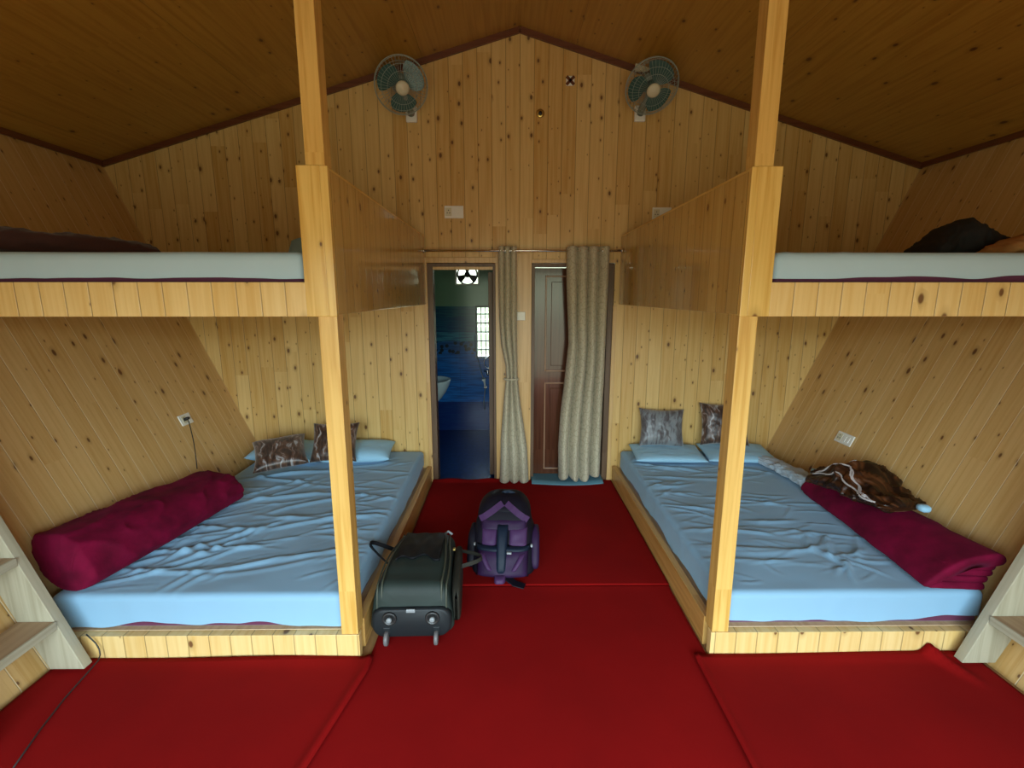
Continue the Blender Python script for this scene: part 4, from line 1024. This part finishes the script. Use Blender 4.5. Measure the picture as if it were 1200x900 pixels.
# right side panel, zip and straps
bm = new_bm(); rings = []
for i in range(20):
    t = 0.06 + 0.86 * i / 19; w_, h_ = case_dims(t); k_ = math.sqrt(max(0.02, 1 - (2 * (i / 19) - 1) ** 6))
    rings.append([(w_ / 2 * 0.985 + 0.010 + x, t * Ls, z + h_ / 2 + 0.012) for x, z in rrect(0.045 * (.4 + .6 * k_), (h_ - 0.08) * (.6 + .4 * k_), 0.018)])
add_loft(bm, rings); sp_ = obj('side_pocket', bm, 'case_side', sc_, smooth=True)
bm = new_bm(); add_tube(bm, [(0.219 - 0.02 * (i / 9), 0.07 + 0.40 * i / 9, 0.165 + 0.03 * math.sin(PI * i / 9)) for i in range(10)], 0.0045, 6); obj('zip', bm, 'grey_plastic', sc_, smooth=True)
bm = new_bm(); add_box(bm, (0.214, 0.038, 0.100), (0.222, 0.056, 0.150)); obj('zip_pull', bm, 'white_plastic', sc_, bevel=0.003)
def strap(bm, pts, wid, th_=0.004, up=Vector((0, 0, 1))):
    pts = [Vector(p) for p in pts]; R4 = []
    for i, p in enumerate(pts):
        t = (pts[min(i + 1, len(pts) - 1)] - pts[max(i - 1, 0)]).normalized(); sd = t.cross(up)
        if sd.length < 1e-3: sd = Vector((1, 0, 0))
        sd.normalize(); nn = sd.cross(t).normalized()
        R4.append([p + sd * a * wid / 2 + nn * b * th_ / 2 for a, b in ((-1, -1), (1, -1), (1, 1), (-1, 1))])
    add_loft(bm, R4)
arc = [(0.185, 0.30, 0.215)] + [(0.21 + 0.125 * math.sin(PI * i / 10), 0.30 + 0.17 * i / 10, 0.215 + 0.005 * math.sin(PI * i / 10)) for i in range(11)] + [(0.185, 0.47, 0.215)]
bm = new_bm(); strap(bm, arc, 0.022, 0.006, Vector((1, 0, .15))); obj('side_handle', bm, 'case_side', sc_, smooth=False)
arc = [(-0.160, 0.30, 0.235)] + [(-0.175 - 0.115 * math.sin(PI * i / 10), 0.30 + 0.15 * i / 10, 0.24 + 0.085 * math.sin(PI * i / 10)) for i in range(11)] + [(-0.160, 0.45, 0.235)]
bm = new_bm(); strap(bm, arc, 0.022, 0.006, Vector((-1, 0, .3))); obj('carry_handle', bm, 'case_dark', sc_, smooth=False)
bm = new_bm(); add_tube(bm, [(0.10, Ls - 0.02, 0.262), (0.125, Ls + 0.0, 0.272), (0.15, Ls - 0.02, 0.262)], 0.007, 8); obj('trolley_grip', bm, 'grey_plastic', sc_, smooth=True)
bm = new_bm(); add_box(bm, (0.172, 0.385, 0.262), (0.186, 0.41, 0.272)); obj('strap_buckle', bm, 'brass', sc_, bevel=0.002)

# ------------------------------------------------------------------ backpack
bpk = empty('backpack', 'purple and navy backpack sitting on the red carpet, right of the suitcase', 'backpack', (-0.040, 2.575, 0.024), (0, 0, R_(-4)))
def pk(t):     # t 0..1 up the bag: width, depth, y-centre
    w_ = 0.40 * (1 - 0.10 * t - 0.42 * max(0, t - 0.55) ** 1.3 * 2.0); d_ = 0.25 * (1 - 0.35 * max(0, t - 0.45)) ; return w_, d_
bm = new_bm(); rings = []; HB = 0.50
for i in range(36):
    t = i / 35; w_, d_ = pk(t); e = min(1, min(t / 0.10, (1 - t) / 0.16)); k_ = math.sqrt(max(0.0, 1 - (1 - e) ** 2)); k_ = 0.55 + 0.45 * k_
    ring = []
    for x, y_ in rrect(w_ * k_, d_ * k_, min(0.085, d_ * k_ * 0.45), 7):
        n_ = mnoise.fractal(Vector((x * 7 + 3, y_ * 7, t * 4)), 1, 2, 3)
        ring.append((x * (1 + 0.05 * n_), y_ + 0.13 + 0.012 * n_, HB * t))
    rings.append(ring)
add_loft(bm, rings); obj('body', bm, 'pack_black', bpk, smooth=True, subsurf=1)
def front_y(t): w_, d_ = pk(t); return 0.13 - d_ / 2
def puff(name, m, x0, x1, z0, z1, dep, tilt=0.0, nx=16, nz=16, yoff=0.0, curve=0.25, par=bpk):
    V = np.zeros((nx, nz, 3))
    for i in range(nx):
        u = i / (nx - 1) * 2 - 1
        for j in range(nz):
            v = j / (nz - 1) * 2 - 1
            x = (x0 + x1) / 2 + u * (x1 - x0) / 2 + tilt * v; z = (z0 + z1) / 2 + v * (z1 - z0) / 2
            k_ = max(0, (1 - u ** 4) * (1 - v ** 4)) ** 0.5
            V[i, j] = (x, front_y(z / HB) + 0.012 - dep * k_ + curve * x * x * 1.2 + yoff + 0.006 * mnoise.noise(Vector((x * 20, z * 20, dep * 50))) * k_, z)
    return grid_obj(name, V, m, par, thick=0.006)
puff('front_pocket', 'purple', -0.16, 0.16, 0.025, 0.215, 0.055)
puff('front_panel', 'lilac', -0.135, -0.035, 0.215, 0.325, 0.034)
puff('front_panel', 'lilac', 0.035, 0.150, 0.215, 0.335, 0.034)
puff('upper_panel', 'purple', -0.145, 0.145, 0.31, 0.385, 0.026)
puff('centre_strap', 'navy', -0.040, 0.032, 0.045, 0.365, 0.058, yoff=-0.012, curve=0.0)
puff('compression_strap', 'navy', -0.17, 0.17, 0.196, 0.228, 0.050, yoff=-0.006)
puff('pull_tab', 'lilac', -0.045, 0.028, 0.012, 0.062, 0.062, yoff=-0.022, curve=0.0)
puff('side_strap', 'lilac', -0.115, -0.075, 0.075, 0.19, 0.05, tilt=-0.03, yoff=-0.02, nx=8)
puff('side_strap', 'lilac', 0.075, 0.115, 0.075, 0.19, 0.05, tilt=0.03, yoff=-0.02, nx=8)
# lid with two pale stripes meeting at the crown
bm = new_bm(); rings = []
for i in range(16):
    t = i / 15; z = 0.36 + 0.16 * math.sin(t * PI / 2); k_ = math.cos(t * PI / 2) ** 0.6 if t < 1 else 0.02; k_ = max(k_, 0.05)
    rings.append([(x * (1 + .05 * mnoise.noise(Vector((x * 9, y_ * 9, t)))), y_ + 0.13, z) for x, y_ in rrect(0.345 * k_, 0.235 * k_, 0.09 * k_, 7)])
add_loft(bm, rings); obj('lid', bm, 'pack_black', bpk, smooth=True)
def lid_front(x, z):
    s = min(0.98, (z - 0.36) / 0.16); k_ = (1 - s * s) ** 0.3
    return 0.13 - 0.1175 * k_ * max(0.0, 1 - abs(x / (0.1725 * k_)) ** 3) ** (1 / 3) - 0.010
for s_ in (-1, 1):
    bm = new_bm(); strap(bm, [(s_ * x_, lid_front(s_ * x_, z_), z_) for x_, z_ in ((0.150, 0.375), (0.12, 0.40), (0.085, 0.428), (0.05, 0.456), (0.012, 0.484))], 0.040, 0.008, Vector((0, -1, 0.3))); obj('lid_stripe', bm, 'lilac', bpk)
    bm = new_bm(); rings = []
    for i in range(14):
        t = i / 13; k_ = math.sqrt(max(0.03, 1 - (2 * t - 1) ** 4))
        rings.append([(s_ * (0.185 + 0.012) + x, y_ + 0.12, 0.03 + 0.27 * t) for x, y_ in rrect(0.055 * k_, 0.17 * k_, 0.024 * k_, 5)])
    add_loft(bm, rings); obj('side_pocket', bm, 'pack_black' if s_ < 0 else 'purple', bpk, smooth=True)
    bm = new_bm(); add_box(bm, (s_ * 0.172 - 0.011, 0.024, 0.205), (s_ * 0.172 + 0.011, 0.040, 0.222)); obj('buckle', bm, 'grey_plastic', bpk, bevel=0.003)
bm = new_bm(); add_box(bm, (0.028, -0.058, 0.200), (0.058, -0.045, 0.212)); obj('buckle', bm, 'grey_plastic', bpk, bevel=0.003)
bm = new_bm(); strap(bm, [(0.03, 0.0, 0.03), (0.08, -0.03, 0.012), (0.14, -0.045, 0.006)], 0.05, 0.005); obj('loose_strap', bm, 'pack_black', bpk)
bm = new_bm(); strap(bm, [(-0.03, 0.13, 0.50), (-0.01, 0.11, 0.525), (0.02, 0.10, 0.535), (0.045, 0.11, 0.525), (0.065, 0.13, 0.50)], 0.02, 0.005, Vector((0, 1, 0))); obj('grab_loop', bm, 'navy', bpk)

for o in bpk.children:                  # the bag slumps backwards
    for v in o.data.vertices:
        v.co.y += 0.46 * v.co.z; v.co.z *= 0.80

# ------------------------------------------------------------------ bathroom fittings
ef = empty('exhaust_fan', 'square white extractor fan with dark blades high on the bathroom wall', 'extractor fan', ((FX0 + FX1) / 2, BY, (FZ0 + FZ1) / 2))
hw = (FX1 - FX0) / 2; hh = (FZ1 - FZ0) / 2
bm = new_bm(); frame_ring(bm, -hw, hw, -hh, hh, 0.018, -0.015, 0.02); obj('frame', bm, 'white_plastic', ef)
bm = new_bm(); add_tube(bm, [(0.118 * math.cos(2 * PI * q / 40), 0.0, 0.118 * math.sin(2 * PI * q / 40)) for q in range(40)], 0.011, 8, True); obj('shroud', bm, 'dark_plastic', ef, smooth=True)
bm = new_bm(); add_lathe(bm, [(0.001, 0), (0.034, 0.005), (0.038, 0.04), (0.001, 0.045)], 24, (0, 1, 0), (0, -0.02, 0)); obj('hub', bm, 'dark_plastic', ef, smooth=True)
for q in range(3):
    a0 = PI / 2 + PI / 3 + q * 2 * PI / 3 + PI / 3
    bm = new_bm(); pts = []
    poly = [(0.03 * math.cos(a0 - .5), 0.03 * math.sin(a0 - .5)), (0.11 * math.cos(a0 - .42), 0.11 * math.sin(a0 - .42)), (0.114 * math.cos(a0), 0.114 * math.sin(a0)), (0.11 * math.cos(a0 + .42), 0.11 * math.sin(a0 + .42)), (0.03 * math.cos(a0 + .5), 0.03 * math.sin(a0 + .5))]
    add_prism(bm, poly, -0.002, 0.002)
    for v in bm.verts: v.co.y += 0.25 * (v.co.x * math.sin(a0) - v.co.z * math.cos(a0)) * 0.6
    obj('blade', bm, 'dark_plastic', ef)

ba = empty('wash_basin', 'pale wash basin on the left wall of the bathroom', 'basin', (BX0, 5.2, 0.79))
bm = new_bm(); rings = []
prof = [(0.06, -0.25), (0.10, -0.21), (0.15, -0.14), (0.19, -0.06), (0.205, -0.01), (0.205, 0.0), (0.185, 0.0), (0.175, -0.02), (0.12, -0.10), (0.03, -0.13)]
for r_, z in prof:
    rings.append([(0.21 + r_ * math.cos(2 * PI * q / 36) * 1.0, r_ * 1.15 * math.sin(2 * PI * q / 36), z) for q in range(36)])
add_loft(bm, rings); obj('bowl', bm, 'ceramic', ba, smooth=True)
bm = new_bm(); add_tube(bm, [(0.05, 0, -0.005), (0.05, 0, 0.09), (0.08, 0, 0.12), (0.14, 0, 0.11)], 0.011, 10); obj('spout', bm, 'steel', ba, smooth=True)
bm = new_bm(); add_box(bm, (0.001, -0.14, -0.10), (0.05, 0.14, 0.0)); obj('back_ledge', bm, 'ceramic', ba, bevel=0.01)

tr = empty('towel_ring', 'chrome towel ring on the far bathroom wall under the louvre window', 'towel ring', (-0.235, BY, 0.88))
bm = new_bm(); add_tube(bm, [(0.062 * math.cos(2 * PI * q / 32), -0.03, 0.07 * math.sin(2 * PI * q / 32)) for q in range(32)], 0.006, 8, True); obj('ring', bm, 'steel', tr, smooth=True)
bm = new_bm(); add_lathe(bm, [(0.02, 0), (0.018, 0.02), (0.009, 0.038)], 18, (0, -1, 0), (0, 0, 0.07)); obj('mount', bm, 'steel', tr, smooth=True)
tp = empty('wall_tap', 'chrome wall tap on the far bathroom wall below the towel ring', 'tap', (-0.25, BY, 0.755))
bm = new_bm(); add_tube(bm, [(0, 0, 0), (0, -0.06, 0.0), (0, -0.10, -0.02)], 0.013, 10); obj('spout', bm, 'steel', tp, smooth=True)
bm = new_bm(); add_tube(bm, [(-0.05, -0.045, 0.02), (0.05, -0.045, 0.02)], 0.009, 10); obj('handle', bm, 'steel', tp, smooth=True)
bm = new_bm(); add_lathe(bm, [(0.026, 0), (0.024, 0.006), (0.014, 0.01)], 20, (0, -1, 0)); obj('flange', bm, 'steel', tp, smooth=True)
hs = empty('hand_shower', 'white hand shower on a slim hose, far bathroom wall left of the tap', 'shower', (-0.325, BY, 0.60))
bm = new_bm(); add_tube(bm, [(0.04 - 0.0, -0.03, -0.03), (0.03, -0.035, 0.04), (0.02, -0.045, 0.075)], [0.011, 0.013, 0.03], 12); obj('head', bm, 'white_plastic', hs, smooth=True)
bm = new_bm(); add_tube(bm, [(-0.09, -0.006, 0.62), (-0.075, -0.02, 0.45), (-0.02, -0.03, 0.2), (0.03, -0.03, 0.03), (0.04, -0.03, -0.05), (0.02, -0.03, -0.22), (0.03, -0.03, -0.32)], 0.006, 8); obj('hose', bm, 'grey_plastic', hs, smooth=True)
bm = new_bm(); add_box(bm, (0.02, -0.022, -0.05), (0.06, 0.0, -0.02)); obj('holder', bm, 'steel', hs, bevel=0.003)
